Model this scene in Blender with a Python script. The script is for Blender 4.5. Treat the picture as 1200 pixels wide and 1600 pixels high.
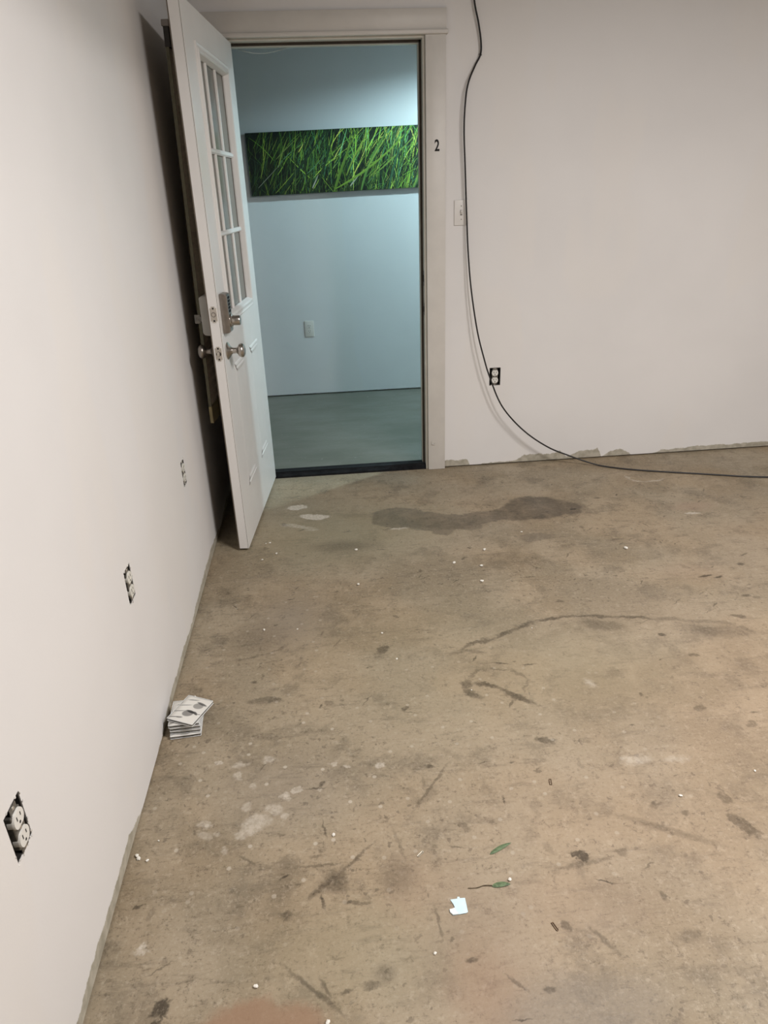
import bpy, bmesh, math, random
from mathutils import Vector, Matrix

for o in list(bpy.data.objects):
    bpy.data.objects.remove(o, do_unlink=True)
S = bpy.context.scene
C = S.collection
PI = math.pi

# ------------------------------------------------------------------ camera
cam_d = bpy.data.cameras.new('camera')
cam = bpy.data.objects.new('camera', cam_d)
C.objects.link(cam)
PITCH, YAW, ROLL = 0.42726, 0.07628, -0.03676
fwd = Vector((math.sin(YAW)*math.cos(PITCH), math.cos(YAW)*math.cos(PITCH), -math.sin(PITCH)))
rgt = Vector((math.cos(YAW), -math.sin(YAW), 0))
upv = rgt.cross(fwd)
r2 = rgt*math.cos(ROLL) + upv*math.sin(ROLL)
u2 = upv*math.cos(ROLL) - rgt*math.sin(ROLL)
M = Matrix(((r2.x, u2.x, -fwd.x, 0.5434), (r2.y, u2.y, -fwd.y, -3.6660), (r2.z, u2.z, -fwd.z, 1.4257), (0, 0, 0, 1)))
cam.matrix_world = M
cam_d.sensor_fit = 'VERTICAL'
cam_d.sensor_height = 24.0
cam_d.lens = 24.0*1099.56/1600.0
cam_d.clip_start = 0.02
S.camera = cam

# ------------------------------------------------------------------ world, exposure
W = bpy.data.worlds.new('world')
S.world = W
W.use_nodes = True
W.node_tree.nodes['Background'].inputs[0].default_value = (0.02, 0.021, 0.022, 1)
W.node_tree.nodes['Background'].inputs[1].default_value = 1.0
S.view_settings.view_transform = 'Standard'
S.view_settings.look = 'None'
S.view_settings.gamma = 1.0
S.view_settings.use_curve_mapping = False
S.view_settings.exposure = 0.0
S.cycles.max_bounces = 6
S.cycles.diffuse_bounces = 3
S.cycles.glossy_bounces = 2

ROOM_LIGHTS = [  # x, y, z, length, rotation, watts : unseen shop lights, the last one added as fill
    (2.75, -3.15, 2.74, 0.80, 90, 72.0),
    (1.70, -2.55, 2.42, 0.60, 90, 44.0),
    (4.30, -4.90, 2.78, 0.80, 90, 26.0),
]
ROOM_COL = (1.0, 0.958, 0.935)
HALL_LIGHT = (2.05, 0.80, 2.38, 0.20, 112.0)     # bulb position, hood radius, watts
HALL_COL = (0.61, 0.905, 1.0)

# ------------------------------------------------------------------ node helpers
def new_mat(name):
    m = bpy.data.materials.new(name)
    m.use_nodes = True
    return m, m.node_tree, m.node_tree.nodes['Principled BSDF']

def link(t, a, b):
    t.links.new(a, b)

def node(t, kind, ins=None, **props):
    n = t.nodes.new(kind)
    for k, v in props.items():
        setattr(n, k, v)
    if ins:
        for k, v in ins.items():
            if hasattr(v, 'is_output') or isinstance(v, bpy.types.NodeSocket):
                t.links.new(v, n.inputs[k])
            else:
                n.inputs[k].default_value = v
    return n

def math_(t, op, a, b=0.0, clamp=False):
    return node(t, 'ShaderNodeMath', {0: a, 1: b}, operation=op, use_clamp=clamp).outputs[0]

def noise(t, vec, scale, detail=3.0, rough=0.55):
    return node(t, 'ShaderNodeTexNoise', {'Vector': vec, 'Scale': scale, 'Detail': detail, 'Roughness': rough}).outputs[0]

def remap(t, v, a, b, c=0.0, d=1.0, smooth=True):
    n = node(t, 'ShaderNodeMapRange', {0: v, 1: a, 2: b, 3: c, 4: d})
    n.interpolation_type = 'SMOOTHSTEP' if smooth else 'LINEAR'
    return n.outputs[0]

def mixc(t, fac, a, b, mode='MIX'):
    n = t.nodes.new('ShaderNodeMix')
    n.data_type = 'RGBA'
    n.blend_type = mode
    for sock, v in ((n.inputs[0], fac), (n.inputs[6], a), (n.inputs[7], b)):
        if isinstance(v, bpy.types.NodeSocket):
            t.links.new(v, sock)
        else:
            sock.default_value = v if not isinstance(v, tuple) or len(v) == 4 else (*v, 1)
    return n.outputs[2]

def plain(name, col, rough=0.5, metal=0.0, var=0.0, scale=20.0, bump=0.0, spec=0.5):
    m, t, b = new_mat(name)
    b.inputs['Roughness'].default_value = rough
    b.inputs['Metallic'].default_value = metal
    b.inputs['Specular IOR Level'].default_value = spec
    g = node(t, 'ShaderNodeNewGeometry').outputs['Position']
    nz = noise(t, g, scale, 4)
    lo = tuple(c*(1-var) for c in col) + (1,)
    hi = tuple(min(1, c*(1+var)) for c in col) + (1,)
    link(t, mixc(t, remap(t, nz, 0.3, 0.7), lo, hi), b.inputs['Base Color'])
    if bump:
        bn = node(t, 'ShaderNodeBump', {'Height': nz, 'Strength': bump, 'Distance': 0.002})
        link(t, bn.outputs[0], b.inputs['Normal'])
    return m

# ------------------------------------------------------------------ materials
WALL_COL = (0.80, 0.782, 0.768)

def wall_material(name, axis, heights, lo, hi, col=WALL_COL):
    """painted drywall; a ragged unpainted strip of height given along the axis runs at the foot"""
    m, t, b = new_mat(name)
    g = node(t, 'ShaderNodeNewGeometry').outputs['Position']
    sx = node(t, 'ShaderNodeSeparateXYZ', {0: g})
    a = remap(t, sx.outputs[axis], lo, hi, 0, 1, False)
    ramp = node(t, 'ShaderNodeValToRGB', {0: a})
    ramp.color_ramp.interpolation = 'LINEAR'
    el = ramp.color_ramp.elements
    while len(el) < len(heights):
        el.new(0.5)
    for e, (p, h) in zip(el, heights):
        e.position = p
    for e, (p, h) in zip(ramp.color_ramp.elements, heights):
        e.color = (h*10, h*10, h*10, 1)
    h = math_(t, 'MULTIPLY', ramp.outputs[0], 0.1)
    n1 = noise(t, g, 22, 5, 0.7)
    n2 = noise(t, g, 5, 2)
    wob = math_(t, 'ADD', math_(t, 'MULTIPLY', math_(t, 'SUBTRACT', n1, 0.5), 0.035), math_(t, 'MULTIPLY', math_(t, 'SUBTRACT', n2, 0.5), 0.03))
    edge = math_(t, 'SUBTRACT', math_(t, 'ADD', h, wob), sx.outputs[2])
    mask = remap(t, edge, -0.002, 0.003)
    paint = mixc(t, remap(t, noise(t, g, 1.3, 3), 0.3, 0.7), tuple(c*0.965 for c in col)+(1,), tuple(min(1, c*1.02) for c in col)+(1,))
    # rolled patches of a slightly different coat
    patch = remap(t, noise(t, node(t, 'ShaderNodeMapping', {0: g, 3: (1.2, 1.2, 0.45)}).outputs[0], 1.9, 2), 0.52, 0.58)
    paint = mixc(t, math_(t, 'MULTIPLY', patch, 0.35), paint, (col[0]*1.02, col[1]*1.0, col[2]*0.965, 1))
    bare = mixc(t, remap(t, noise(t, g, 30, 4), 0.35, 0.65), (0.37, 0.34, 0.27, 1), (0.50, 0.465, 0.385, 1))
    link(t, mixc(t, mask, paint, bare), b.inputs['Base Color'])
    b.inputs['Roughness'].default_value = 0.55
    b.inputs['Specular IOR Level'].default_value = 0.3
    hh = math_(t, 'ADD', math_(t, 'MULTIPLY', noise(t, g, 160, 1), 0.25), math_(t, 'MULTIPLY', noise(t, g, 4, 2), 2.0))
    link(t, node(t, 'ShaderNodeBump', {'Height': hh, 'Strength': 0.35, 'Distance': 0.0015}).outputs[0], b.inputs['Normal'])
    return m

M_BACK = wall_material('painted_drywall_back', 0,
    [(0.0, .042), (.08, .046), (.088, -.03), (.12, -.03), (.13, .012), (.24, .018), (.27, .045), (.36, .04), (.39, .055), (.415, .02), (.46, .05), (.52, .062), (.535, .012), (.56, .042), (.60, .05), (.64, .0), (.70, -.02), (.74, .022), (.86, .03), (1.0, .035)], 1.17, 2.87)
M_LEFT = wall_material('painted_drywall_left', 1,
    [(0.0, .035), (.12, .04), (.20, .045), (.24, .0), (.30, -.01), (.36, .03), (.46, .038), (.52, .03), (.60, .045), (.70, .05), (.76, .03), (.80, .01), (.88, .035), (1.0, .02)], -3.0, 0.0)
M_HALL = wall_material('painted_drywall_hall', 0, [(0, -.03), (1, -.03)], 0, 3, (0.77, 0.785, 0.79))
M_DIM = plain('grey_paint', (0.34, 0.33, 0.32), 0.7, var=0.04, scale=2)  # for unseen walls, toned dark to cut bounced light
M_HCEIL = plain('hall_ceiling_paint', (0.07, 0.07, 0.07), 0.8, var=0.05, scale=3)  # kept near black so little light bounces onto the hall wall
M_CEIL = plain('ceiling_paint', (0.22, 0.21, 0.20), 0.8, var=0.03, scale=3)  # unseen ceiling toned dark to weaken the bounce

def all_blobs(t, P, items):
    """union of soft ellipses on the ground plane: x, y, rx, ry, degrees, softness, strength"""
    acc = None
    for i, (x, y, rx, ry, rot, soft, st) in enumerate(items):
        if i and i % 3 == 0:      # keeps the shader evaluated in sequence
            one = node(t, 'ShaderNodeMath', {0: acc, 1: 1e-9, 2: 1.0}, operation='MULTIPLY_ADD').outputs[0]
            P = node(t, 'ShaderNodeVectorMath', {0: P, 3: one}, operation='SCALE').outputs[0]
        mp = node(t, 'ShaderNodeMapping', {0: P, 1: (x, y, 0), 2: (0, 0, math.radians(rot)), 3: (rx, ry, 1)}, vector_type='TEXTURE')
        ln = node(t, 'ShaderNodeVectorMath', {0: mp.outputs[0]}, operation='LENGTH').outputs['Value']
        mk = remap(t, ln, 1+soft, max(0.0, 1-soft), 0, st)
        acc = mk if acc is None else math_(t, 'MAXIMUM', acc, mk)
    return acc

def seg(x0, y0, x1, y1, w, soft=0.5, st=1.0):
    return ((x0+x1)/2, (y0+y1)/2, math.hypot(x1-x0, y1-y0)/2*1.08, w, math.degrees(math.atan2(y1-y0, x1-x0)), soft, st)

def path(pts, w, soft=0.6, st=1.0):
    return [seg(*pts[i], *pts[i+1], w, soft, st) for i in range(len(pts)-1)]

def floor_material(zone):
    """zone: (x0, x1, y0, y1); only the marks that reach into the zone are evaluated there"""
    m, t, b = new_mat('stained_concrete')
    def noise(t, vec, scale, detail=3.0, rough=0.55):
        return node(t, 'ShaderNodeTexNoise', {'Vector': vec, 'Scale': scale, 'Detail': detail, 'Roughness': rough}, noise_dimensions='2D').outputs[0]
    def blobs(t, P, items):
        keep = []
        for it in items:
            r = max(it[2], it[3])*(1+it[5]) + 0.05
            dx = max(zone[0]-it[0], 0, it[0]-zone[1]); dy = max(zone[2]-it[1], 0, it[1]-zone[3])
            if math.hypot(dx, dy) < r: keep.append(it)
        return all_blobs(t, P, keep) if keep else 0.0
    g = node(t, 'ShaderNodeNewGeometry').outputs['Position']
    P0 = node(t, 'ShaderNodeVectorMath', {0: g, 1: (1, 1, 0)}, operation='MULTIPLY').outputs[0]
    w1 = node(t, 'ShaderNodeTexNoise', {'Vector': P0, 'Scale': 11.0, 'Detail': 4.0, 'Roughness': 0.65}, noise_dimensions='2D').outputs[1]
    off = node(t, 'ShaderNodeVectorMath', {0: w1, 1: (0.5, 0.5, 0.5)}, operation='SUBTRACT').outputs[0]
    off = node(t, 'ShaderNodeVectorMath', {0: off, 1: (0.055, 0.055, 0)}, operation='MULTIPLY').outputs[0]
    P = node(t, 'ShaderNodeVectorMath', {0: P0, 1: off}, operation='ADD').outputs[0]
    w2 = node(t, 'ShaderNodeTexNoise', {'Vector': P0, 'Scale': 55.0, 'Detail': 2.0, 'Roughness': 0.7}, noise_dimensions='2D').outputs[1]
    off2 = node(t, 'ShaderNodeVectorMath', {0: w2, 1: (0.5, 0.5, 0.5)}, operation='SUBTRACT').outputs[0]
    off2 = node(t, 'ShaderNodeVectorMath', {0: off2, 1: (0.013, 0.013, 0)}, operation='MULTIPLY').outputs[0]
    P = node(t, 'ShaderNodeVectorMath', {0: P, 1: off2}, operation='ADD').outputs[0]
    P1 = node(t, 'ShaderNodeVectorMath', {0: P0, 1: off2}, operation='ADD').outputs[0]
    fine = noise(t, P0, 120, 3, 0.75)
    # slab tone
    warm = remap(t, noise(t, P0, 1.7, 2), 0.40, 0.62)
    a = remap(t, noise(t, P0, 1.1, 2), 0.32, 0.68)
    col = mixc(t, a, (0.268, 0.218, 0.148, 1), (0.345, 0.282, 0.196, 1))
    col = mixc(t, math_(t, 'MULTIPLY', remap(t, noise(t, P0, 3.7, 3, 0.6), 0.42, 0.66), 0.75), col, (0.375, 0.308, 0.218, 1))
    col = mixc(t, math_(t, 'MULTIPLY', remap(t, noise(t, P, 6.5, 4, 0.7), 0.50, 0.72), 0.60), col, (0.165, 0.136, 0.095, 1))
    st = node(t, 'ShaderNodeMapping', {0: P0, 2: (0, 0, 0.5), 3: (1.0, 5.0, 1.0)}).outputs[0]
    col = mixc(t, math_(t, 'MULTIPLY', remap(t, noise(t, st, 6, 5, 0.72), 0.54, 0.72), 0.50), col, (0.170, 0.140, 0.098, 1))
    col = mixc(t, math_(t, 'MULTIPLY', remap(t, noise(t, P0, 30, 4, 0.8), 0.54, 0.76), 0.55), col, (0.140, 0.112, 0.080, 1))
    col = mixc(t, math_(t, 'MULTIPLY', remap(t, noise(t, P0, 45, 3, 0.8), 0.55, 0.75), 0.40), col, (0.50, 0.43, 0.33, 1))
    col = mixc(t, math_(t, 'MULTIPLY', remap(t, fine, 0.57, 0.71), 0.42), col, mixc(t, 1.0, col, (0.45, 0.43, 0.40, 1), 'MULTIPLY'))
    col = mixc(t, math_(t, 'MULTIPLY', remap(t, fine, 0.42, 0.30), 0.28), col, (0.48, 0.42, 0.33, 1))
    col = mixc(t, math_(t, 'MULTIPLY', warm, 0.5), col, mixc(t, 1.0, col, (1.06, 0.97, 0.88, 1), 'MULTIPLY'))
    st2 = node(t, 'ShaderNodeMapping', {0: P0, 2: (0, 0, -0.12), 3: (1.0, 3.2, 1.0)}).outputs[0]
    stn = noise(t, st2, 26, 4, 0.75)
    col = mixc(t, math_(t, 'MULTIPLY', remap(t, stn, 0.57, 0.74), 0.50), col, mixc(t, 1.0, col, (0.42, 0.40, 0.37, 1), 'MULTIPLY'))
    col = mixc(t, math_(t, 'MULTIPLY', remap(t, stn, 0.42, 0.26), 0.26), col, (0.46, 0.395, 0.30, 1))
    # fine pits, each a small dark fleck
    v = node(t, 'ShaderNodeTexVoronoi', {'Vector': P, 'Scale': 17.0, 'Randomness': 1.0}, voronoi_dimensions='2D')
    pit = remap(t, v.outputs['Distance'], 0.10, 0.05)
    pit = math_(t, 'MULTIPLY', pit, remap(t, noise(t, P0, 2.6, 2), 0.50, 0.58))
    col = mixc(t, math_(t, 'MULTIPLY', pit, 0.55), col, (0.10, 0.078, 0.055, 1))
    # tinted fields
    pink = blobs(t, P, [(1.70, -2.05, .60, .55, 10, .8, .34), (1.35, -2.45, .55, .35, 0, .8, .30), (2.6, -1.5, .6, .6, 0, .8, .30), (.80, -2.75, .14, .22, 20, .7, .45),
                        (1.0, -2.66, .24, .10, 0, .7, .4), (.66, -2.58, .06, .10, 0, .7, .35), (2.25, -.72, .10, .05, 0, .7, .7), (1.95, -1.32, .16, .08, 0, .7, .35)])
    if not isinstance(pink, float): col = mixc(t, math_(t, 'MULTIPLY', pink, 0.72), col, (0.350, 0.250, 0.182, 1))
    rust = blobs(t, P, [(.335, -2.845, .12, .055, 0, .25, .75), (.77, -2.83, .06, .10, 0, .7, .3)])
    if not isinstance(rust, float): col = mixc(t, rust, col, (0.30, 0.180, 0.112, 1))
    olive = blobs(t, P, [(.55, -.75, .40, .28, 0, .8, .45), (.9, -1.75, .45, .35, 0, .9, .22), (.52, -2.72, .20, .10, 0, .7, .25), (1.25, -1.85, .35, .22, 0, .9, .3)])
    if not isinstance(olive, float): col = mixc(t, olive, col, (0.305, 0.275, 0.175, 1))
    grey = blobs(t, P, [(.95, -2.885, .16, .075, 0, .45, .42), (.35, -1.45, .12, .16, 0, .9, .45), (.36, -2.25, .14, .12, 0, .8, .3)])
    if not isinstance(grey, float): col = mixc(t, grey, col, (0.225, 0.192, 0.155, 1))
    # damp stain before the doorway
    damp = blobs(t, P, [(.855, -.625, .145, .115, -18, .07, .52), (.98, -.685, .15, .105, -18, .07, .55), (1.10, -.715, .14, .085, -5, .07, .55), (1.022, -.80, .05, .045, 0, .1, .5), (1.16, -.77, .06, .045, 0, .1, .5),
                        (1.26, -.68, .16, .065, 8, .08, .58), (1.42, -.66, .14, .085, 5, .10, .66), (1.52, -.61, .15, .135, -4, .10, .78), (1.63, -.63, .11, .085, -10, .16, .72), (1.66, -.64, .09, .06, 0, .3, .4),
                        (1.43, -.925, .085, .038, 0, .25, .38), (1.25, -1.06, .07, .02, 0, .4, .2)])
    if not isinstance(damp, float):
        damp = math_(t, 'MULTIPLY', damp, remap(t, noise(t, P0, 14, 5, 0.7), 0.25, 0.6, 0.75, 1.1))
        col = mixc(t, damp, col, mixc(t, 1.0, col, (0.30, 0.29, 0.28, 1), 'MULTIPLY'))
    # cracks and old adhesive lines
    dk = []
    dk += path([(.94, -1.70), (1.07, -1.66), (1.14, -1.625), (1.246, -1.568), (1.39, -1.562), (1.52, -1.588), (1.66, -1.624)], .008, .7, .75)
    dk += path([(1.66, -1.624), (1.76, -1.64), (1.86, -1.668), (1.92, -1.71), (1.95, -1.76)], .011, .8, .45)
    dk += [(1.46, -1.632, .07, .032, -20, .4, .42), (1.83, -1.722, .11, .035, -15, .6, .40), (1.30, -1.57, .05, .012, 10, .4, .8)]
    dk += path([(.925, -1.87), (.915, -1.91), (.94, -1.965)], .018, .4, .7)
    dk += path([(.95, -1.893), (1.02, -1.93), (1.10, -2.005)], .012, .5, .8)
    dk += path([(.93, -1.865), (1.0, -1.826), (1.08, -1.838), (1.115, -1.90), (1.09, -1.95)], .005, .6, .45)
    dk += path([(.90, -1.728), (.95, -1.715), (1.01, -1.733)], .010, .6, .45)
    dk += path([(.18, -1.67), (.26, -1.645), (.35, -1.60)], .007, .6, .45)
    dk += [(1.06, -2.55, .020, .013, -25, .18, .95), (1.475, -2.505, .018, .044, 28, .2, .62), (1.475, -2.42, .017, .017, 0, .3, .5), (1.153, -2.545, .016, .013, 0, .4, .45),
           (1.097, -2.168, .030, .012, -5, .3, .7), (.672, -1.674, .028, .018, 20, .25, .7), (.285, -1.89, .05, .014, -12, .4, .55), (.14, -2.782, .014, .012, 0, .35, 1.0),
           (.140, -2.79, .004, .022, 8, .4, .8), (.14, -2.782, .024, .004, 25, .4, .8), (.14, -2.785, .024, .0035, -40, .4, .7), (.132, -2.806, .008, .006, 0, .3, .9),
           (.056, -2.562, .009, .006, 15, .3, .8), (1.95, -1.645, .028, .011, -15, .3, .6), (1.40, -1.90, .035, .022, 0, .6, .3), (.48, -2.555, .03, .022, 10, .6, .6)]
    sc = [seg(.43, -2.577, .50, -2.525, .007, .5, .8), seg(.50, -2.525, .575, -2.458, .004, .6, .6), seg(.70, -2.355, .795, -2.232, .004, .6, .55), seg(.385, -2.735, .49, -2.83, .005, .6, .6),
           seg(.45, -2.76, .47, -2.80, .004, .6, .6), seg(.49, -2.795, .515, -2.79, .004, .5, .7), seg(.535, -2.785, .57, -2.785, .007, .6, .6), (.58, -2.765, .02, .018, 0, .7, .5),
           seg(.50, -2.60, .56, -2.61, .004, .6, .6), seg(.632, -2.42, .655, -2.52, .004, .6, .35), seg(.703, -2.64, .707, -2.70, .003, .6, .55), seg(1.02, -2.72, 1.055, -2.775, .005, .6, .5),
           (.63, -2.55, .04, .045, 0, .7, .4), seg(1.0, -2.575, 1.12, -2.56, .006, .6, .5), seg(.40, -2.50, .50, -2.50, .003, .6, .5), seg(.43, -2.475, .46, -2.475, .004, .6, .5), seg(1.20, -2.45, 1.38, -2.55, .010, .7, .4),
           seg(.26, -2.45, .30, -2.48, .003, .6, .5), seg(1.19, -2.76, 1.24, -2.755, .010, .6, .45), (1.985, -1.36, .03, .006, 10, .4, .9), (2.03, -1.375, .02, .006, 20, .4, .9), (2.17, -1.29, .016, .010, 0, .4, .8),
           (1.85, -.55, .02, .008, 0, .4, .6), (1.69, -.66, .018, .010, 0, .3, 1.0), (2.06, -1.52, .018, .010, 0, .4, .7), (1.77, -1.0, .03, .008, 5, .5, .5), (1.64, -1.72, .012, .010, 0, .4, .9), (.30, -.61, .012, .02, 30, .4, .7),
           (.57, -.88, .13, .05, -6, .8, .55), (.55, -.86, .07, .028, 0, .7, .35), (.24, -1.55, .10, .08, 0, .8, .3)]
    rs = random.Random(77)
    for _ in range(120):      # small scuffs and scratches all over
        x_, y_, a_ = rs.uniform(0.05, 2.6), rs.uniform(-2.9, -0.5), rs.choice([rs.gauss(0.15, 0.3), rs.gauss(0.8, 0.3), rs.uniform(-1.5, 1.5)])
        l_ = rs.uniform(0.008, 0.05)
        sc.append(seg(x_, y_, x_+math.cos(a_)*l_, y_+math.sin(a_)*l_, rs.uniform(0.0015, 0.004), 0.6, rs.uniform(0.4, 0.9)))
    for _ in range(110):      # and small round spots
        r_ = rs.uniform(0.004, 0.014)
        dk.append((rs.uniform(0.05, 2.6), rs.uniform(-2.9, -0.5), r_, r_*rs.uniform(0.5, 1), rs.uniform(0, 180), 0.4, rs.uniform(0.25, 0.7)))
    dark = blobs(t, P, dk)
    scr = blobs(t, P1, sc)
    if isinstance(dark, float) and isinstance(scr, float): dark = 0.0
    else: dark = math_(t, 'MAXIMUM', dark, scr)
    grit = remap(t, fine, 0.3, 0.5, 0.72, 1.0)
    if not isinstance(dark, float):
        col = mixc(t, math_(t, 'MULTIPLY', dark, grit), col, mixc(t, 1.0, col, (0.27, 0.26, 0.25, 1), 'MULTIPLY'))
    # pale splashes of plaster and paint
    lt = [(.83, -.742, .035, .009, -5, .3, .7), (.352, -.420, .055, .032, -5, .12, 1.0), (.44, -.543, .075, .028, -14, .15, 1.0), (.36, -.640, .075, .018, -25, .5, .5), (.43, -.690, .03, .012, 0, .5, .4),
          (.29, -2.362, .030, .026, 10, .35, .55), (.335, -2.325, .022, .018, 0, .3, .45), (.365, -2.345, .014, .012, 0, .3, .5), (.265, -2.385, .018, .012, 0, .3, .45),
          (.485, -2.181, .011, .010, 0, .3, .55), (.525, -2.192, .010, .008, 0, .3, .5), (.305, -2.146, .018, .012, 0, .4, .5), (.182, -2.147, .010, .009, 0, .3, .6), (.624, -2.203, .011, .010, 0, .3, .6),
          (.236, -2.16, .016, .013, 0, .4, .5), (.236, -2.195, .012, .010, 0, .4, .45), (.166, -2.351, .017, .013, 0, .3, .4), (.17, -2.385, .018, .014, 0, .4, .35), (.20, -2.38, .010, .008, 0, .4, .35),
          (.07, -2.66, .016, .007, 30, .5, .8), (.07, -2.665, .018, .004, -10, .5, .6), (.363, -2.283, .011, .009, 0, .3, .5), (.39, -2.27, .010, .009, 0, .3, .5), (.27, -2.30, .012, .016, 0, .4, .4), (.454, -2.271, .008, .007, 0, .3, .4),
          (.28, -2.24, .010, .01, 0, .4, .4), (.22, -2.43, .010, .007, 0, .4, .4), (1.31, -2.27, .035, .012, 5, .8, .4), (1.42, -2.28, .03, .008, 0, .8, .3), (2.22, -.80, .035, .012, 0, .4, .7), (1.3, -1.94, .015, .02, 0, .7, .4)]
    lt += path([(2.10, -.30), (2.10, -.345), (2.17, -.39), (2.27, -.37)], .008, .6, .5)
    pale = blobs(t, P, lt)
    if not isinstance(pale, float):
        pale = math_(t, 'MULTIPLY', pale, remap(t, noise(t, P0, 90, 3, 0.7), 0.35, 0.6, 0.55, 1.0))
        col = mixc(t, pale, col, (0.62, 0.56, 0.475, 1))
    vs = node(t, 'ShaderNodeTexVoronoi', {'Vector': P0, 'Scale': 9.0, 'Randomness': 1.0}, voronoi_dimensions='2D')
    sp = remap(t, vs.outputs['Distance'], 0.060, 0.035)
    spz = (blobs(t, P0, [(.35, -2.25, .35, .35, 0, .5, .55), (.9, -2.2, .5, .5, 0, .6, .3), (.3, -1.5, .3, .4, 0, .6, .3)]))
    if not isinstance(spz, float): col = mixc(t, math_(t, 'MULTIPLY', sp, spz), col, (0.60, 0.54, 0.45, 1))
    link(t, col, b.inputs['Base Color'])
    rg = remap(t, noise(t, P0, 3.0, 1), 0.3, 0.7, 0.48, 0.68)
    if not isinstance(damp, float):
        rg = math_(t, 'SUBTRACT', rg, math_(t, 'MULTIPLY', damp, 0.16))
    link(t, rg, b.inputs['Roughness'])
    b.inputs['Specular IOR Level'].default_value = 0.35
    hh = noise(t, P0, 70, 2, 0.7)
    link(t, node(t, 'ShaderNodeBump', {'Height': hh, 'Strength': 0.35, 'Distance': 0.002}).outputs[0], b.inputs['Normal'])
    return m

FX = [-0.12, 0.25, 0.45, 0.65, 0.90, 1.15, 1.50, 2.00, 5.32]
FY = [-6.52, -2.90, -2.60, -2.30, -2.00, -1.60, -1.00, 0.035]
FLOOR_MATS = [floor_material((FX[i], FX[i+1], FY[j], FY[j+1])) for i in range(8) for j in range(7)]

def hall_floor_material():
    m, t, b = new_mat('grey_concrete_hall')
    g = node(t, 'ShaderNodeNewGeometry').outputs['Position']
    st = node(t, 'ShaderNodeMapping', {0: g, 3: (1.0, 2.2, 1.0)}).outputs[0]
    a = remap(t, noise(t, st, 2.2, 5, 0.6), 0.3, 0.7)
    col = mixc(t, a, (0.128, 0.128, 0.100, 1), (0.190, 0.186, 0.156, 1))
    col = mixc(t, math_(t, 'MULTIPLY', remap(t, noise(t, st, 14, 5, 0.7), 0.55, 0.72), 0.6), col, (0.13, 0.125, 0.10, 1))
    col = mixc(t, math_(t, 'MULTIPLY', remap(t, noise(t, g, 24, 3, 0.7), 0.66, 0.74), 0.5), col, (0.45, 0.44, 0.40, 1))
    link(t, col, b.inputs['Base Color'])
    b.inputs['Roughness'].default_value = 0.42
    link(t, node(t, 'ShaderNodeBump', {'Height': noise(t, g, 50, 4), 'Strength': 0.25, 'Distance': 0.002}).outputs[0], b.inputs['Normal'])
    return m

M_HFLOOR = hall_floor_material()
M_TRIM = plain('trim_paint', (0.66, 0.63, 0.585), 0.42, var=0.03, scale=9, bump=0.1)
M_JAMB = plain('jamb_paint', (0.60, 0.57, 0.50), 0.45, var=0.05, scale=9)
M_SEAL = plain('brown_weatherstrip', (0.055, 0.042, 0.03), 0.7, var=0.2)
M_DOOR = plain('door_paint', (0.80, 0.785, 0.765), 0.38, var=0.02, scale=5, bump=0.05)
M_DOORBACK = plain('door_back_darkened', (0.17, 0.14, 0.11), 0.6, var=0.05, scale=6)  # hidden face darkened to deepen the shade between door and wall
M_GROOVE = plain('door_edge_groove', (0.22, 0.20, 0.18), 0.8, var=0.1)
M_NICKEL = plain('satin_nickel', (0.50, 0.47, 0.43), 0.28, 1.0, var=0.06, scale=40)
M_DKNICKEL = plain('dark_nickel', (0.33, 0.30, 0.27), 0.36, 1.0, var=0.08, scale=40)
M_PLATE = plain('latch_plate_metal', (0.60, 0.56, 0.50), 0.42, 0.85, var=0.06, scale=60)
M_BLACK = plain('black_rubber', (0.010, 0.010, 0.011), 0.7, var=0.3, scale=25, spec=0.2)
M_THRESH = plain('black_threshold', (0.010, 0.010, 0.011), 0.75, var=0.4, scale=30, bump=0.2, spec=0.15)
M_CORD = plain('cord_jacket', (0.014, 0.012, 0.012), 0.5, var=0.3, scale=200, bump=0.4)
M_PLASTIC = plain('white_plastic', (0.80, 0.78, 0.73), 0.35, var=0.02)
M_OLDPLASTIC = plain('paint_flecked_plastic', (0.76, 0.74, 0.67), 0.4, var=0.10, scale=90)
M_SWITCH = plain('switch_plate_plastic', (0.76, 0.735, 0.70), 0.38, var=0.02)
M_INLOCK = plain('shaded_lock_plastic', (0.36, 0.35, 0.32), 0.5, var=0.04)  # grey carries the shade that falls on the inside lock
M_SLOT = plain('slot_shadow_black', (0.02, 0.018, 0.016), 0.7, var=0.2)
M_BOX = plain('dark_outlet_box', (0.050, 0.046, 0.042), 0.6, 0.2, var=0.5, scale=70)
M_STRAP = plain('dull_steel', (0.20, 0.19, 0.17), 0.5, 0.7, var=0.3, scale=80)
M_CHIP = plain('crumbled_plaster', (0.72, 0.70, 0.66), 0.85, var=0.25, scale=120)
M_GREYCHIP = plain('grey_torn_paper', (0.30, 0.285, 0.26), 0.85, var=0.5, scale=150)
M_CRUMB = plain('white_crumb', (0.84, 0.81, 0.74), 0.8, var=0.06, scale=90)
M_NUM = plain('black_numeral', (0.012, 0.012, 0.012), 0.4, var=0.2)
M_SHADE = plain('olive_brown_shade_fabric', (0.70, 0.60, 0.48), 0.85, var=0.08, scale=60)
M_SHADEHEM = plain('olive_shade_hem', (0.16, 0.15, 0.10), 0.8, var=0.1, scale=60)  # hem toned down for the door's shadow lying over it
M_RAIL = plain('dark_blind_rail', (0.035, 0.030, 0.026), 0.5, var=0.2)
M_RAILCAP = plain('grey_rail_cap', (0.32, 0.29, 0.27), 0.5, var=0.1)
M_BOTRAIL = plain('olive_bottom_rail', (0.36, 0.30, 0.15), 0.5, var=0.15)
M_LEAF = plain('dry_green_leaf', (0.105, 0.155, 0.075), 0.6, var=0.35, scale=160)
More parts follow.
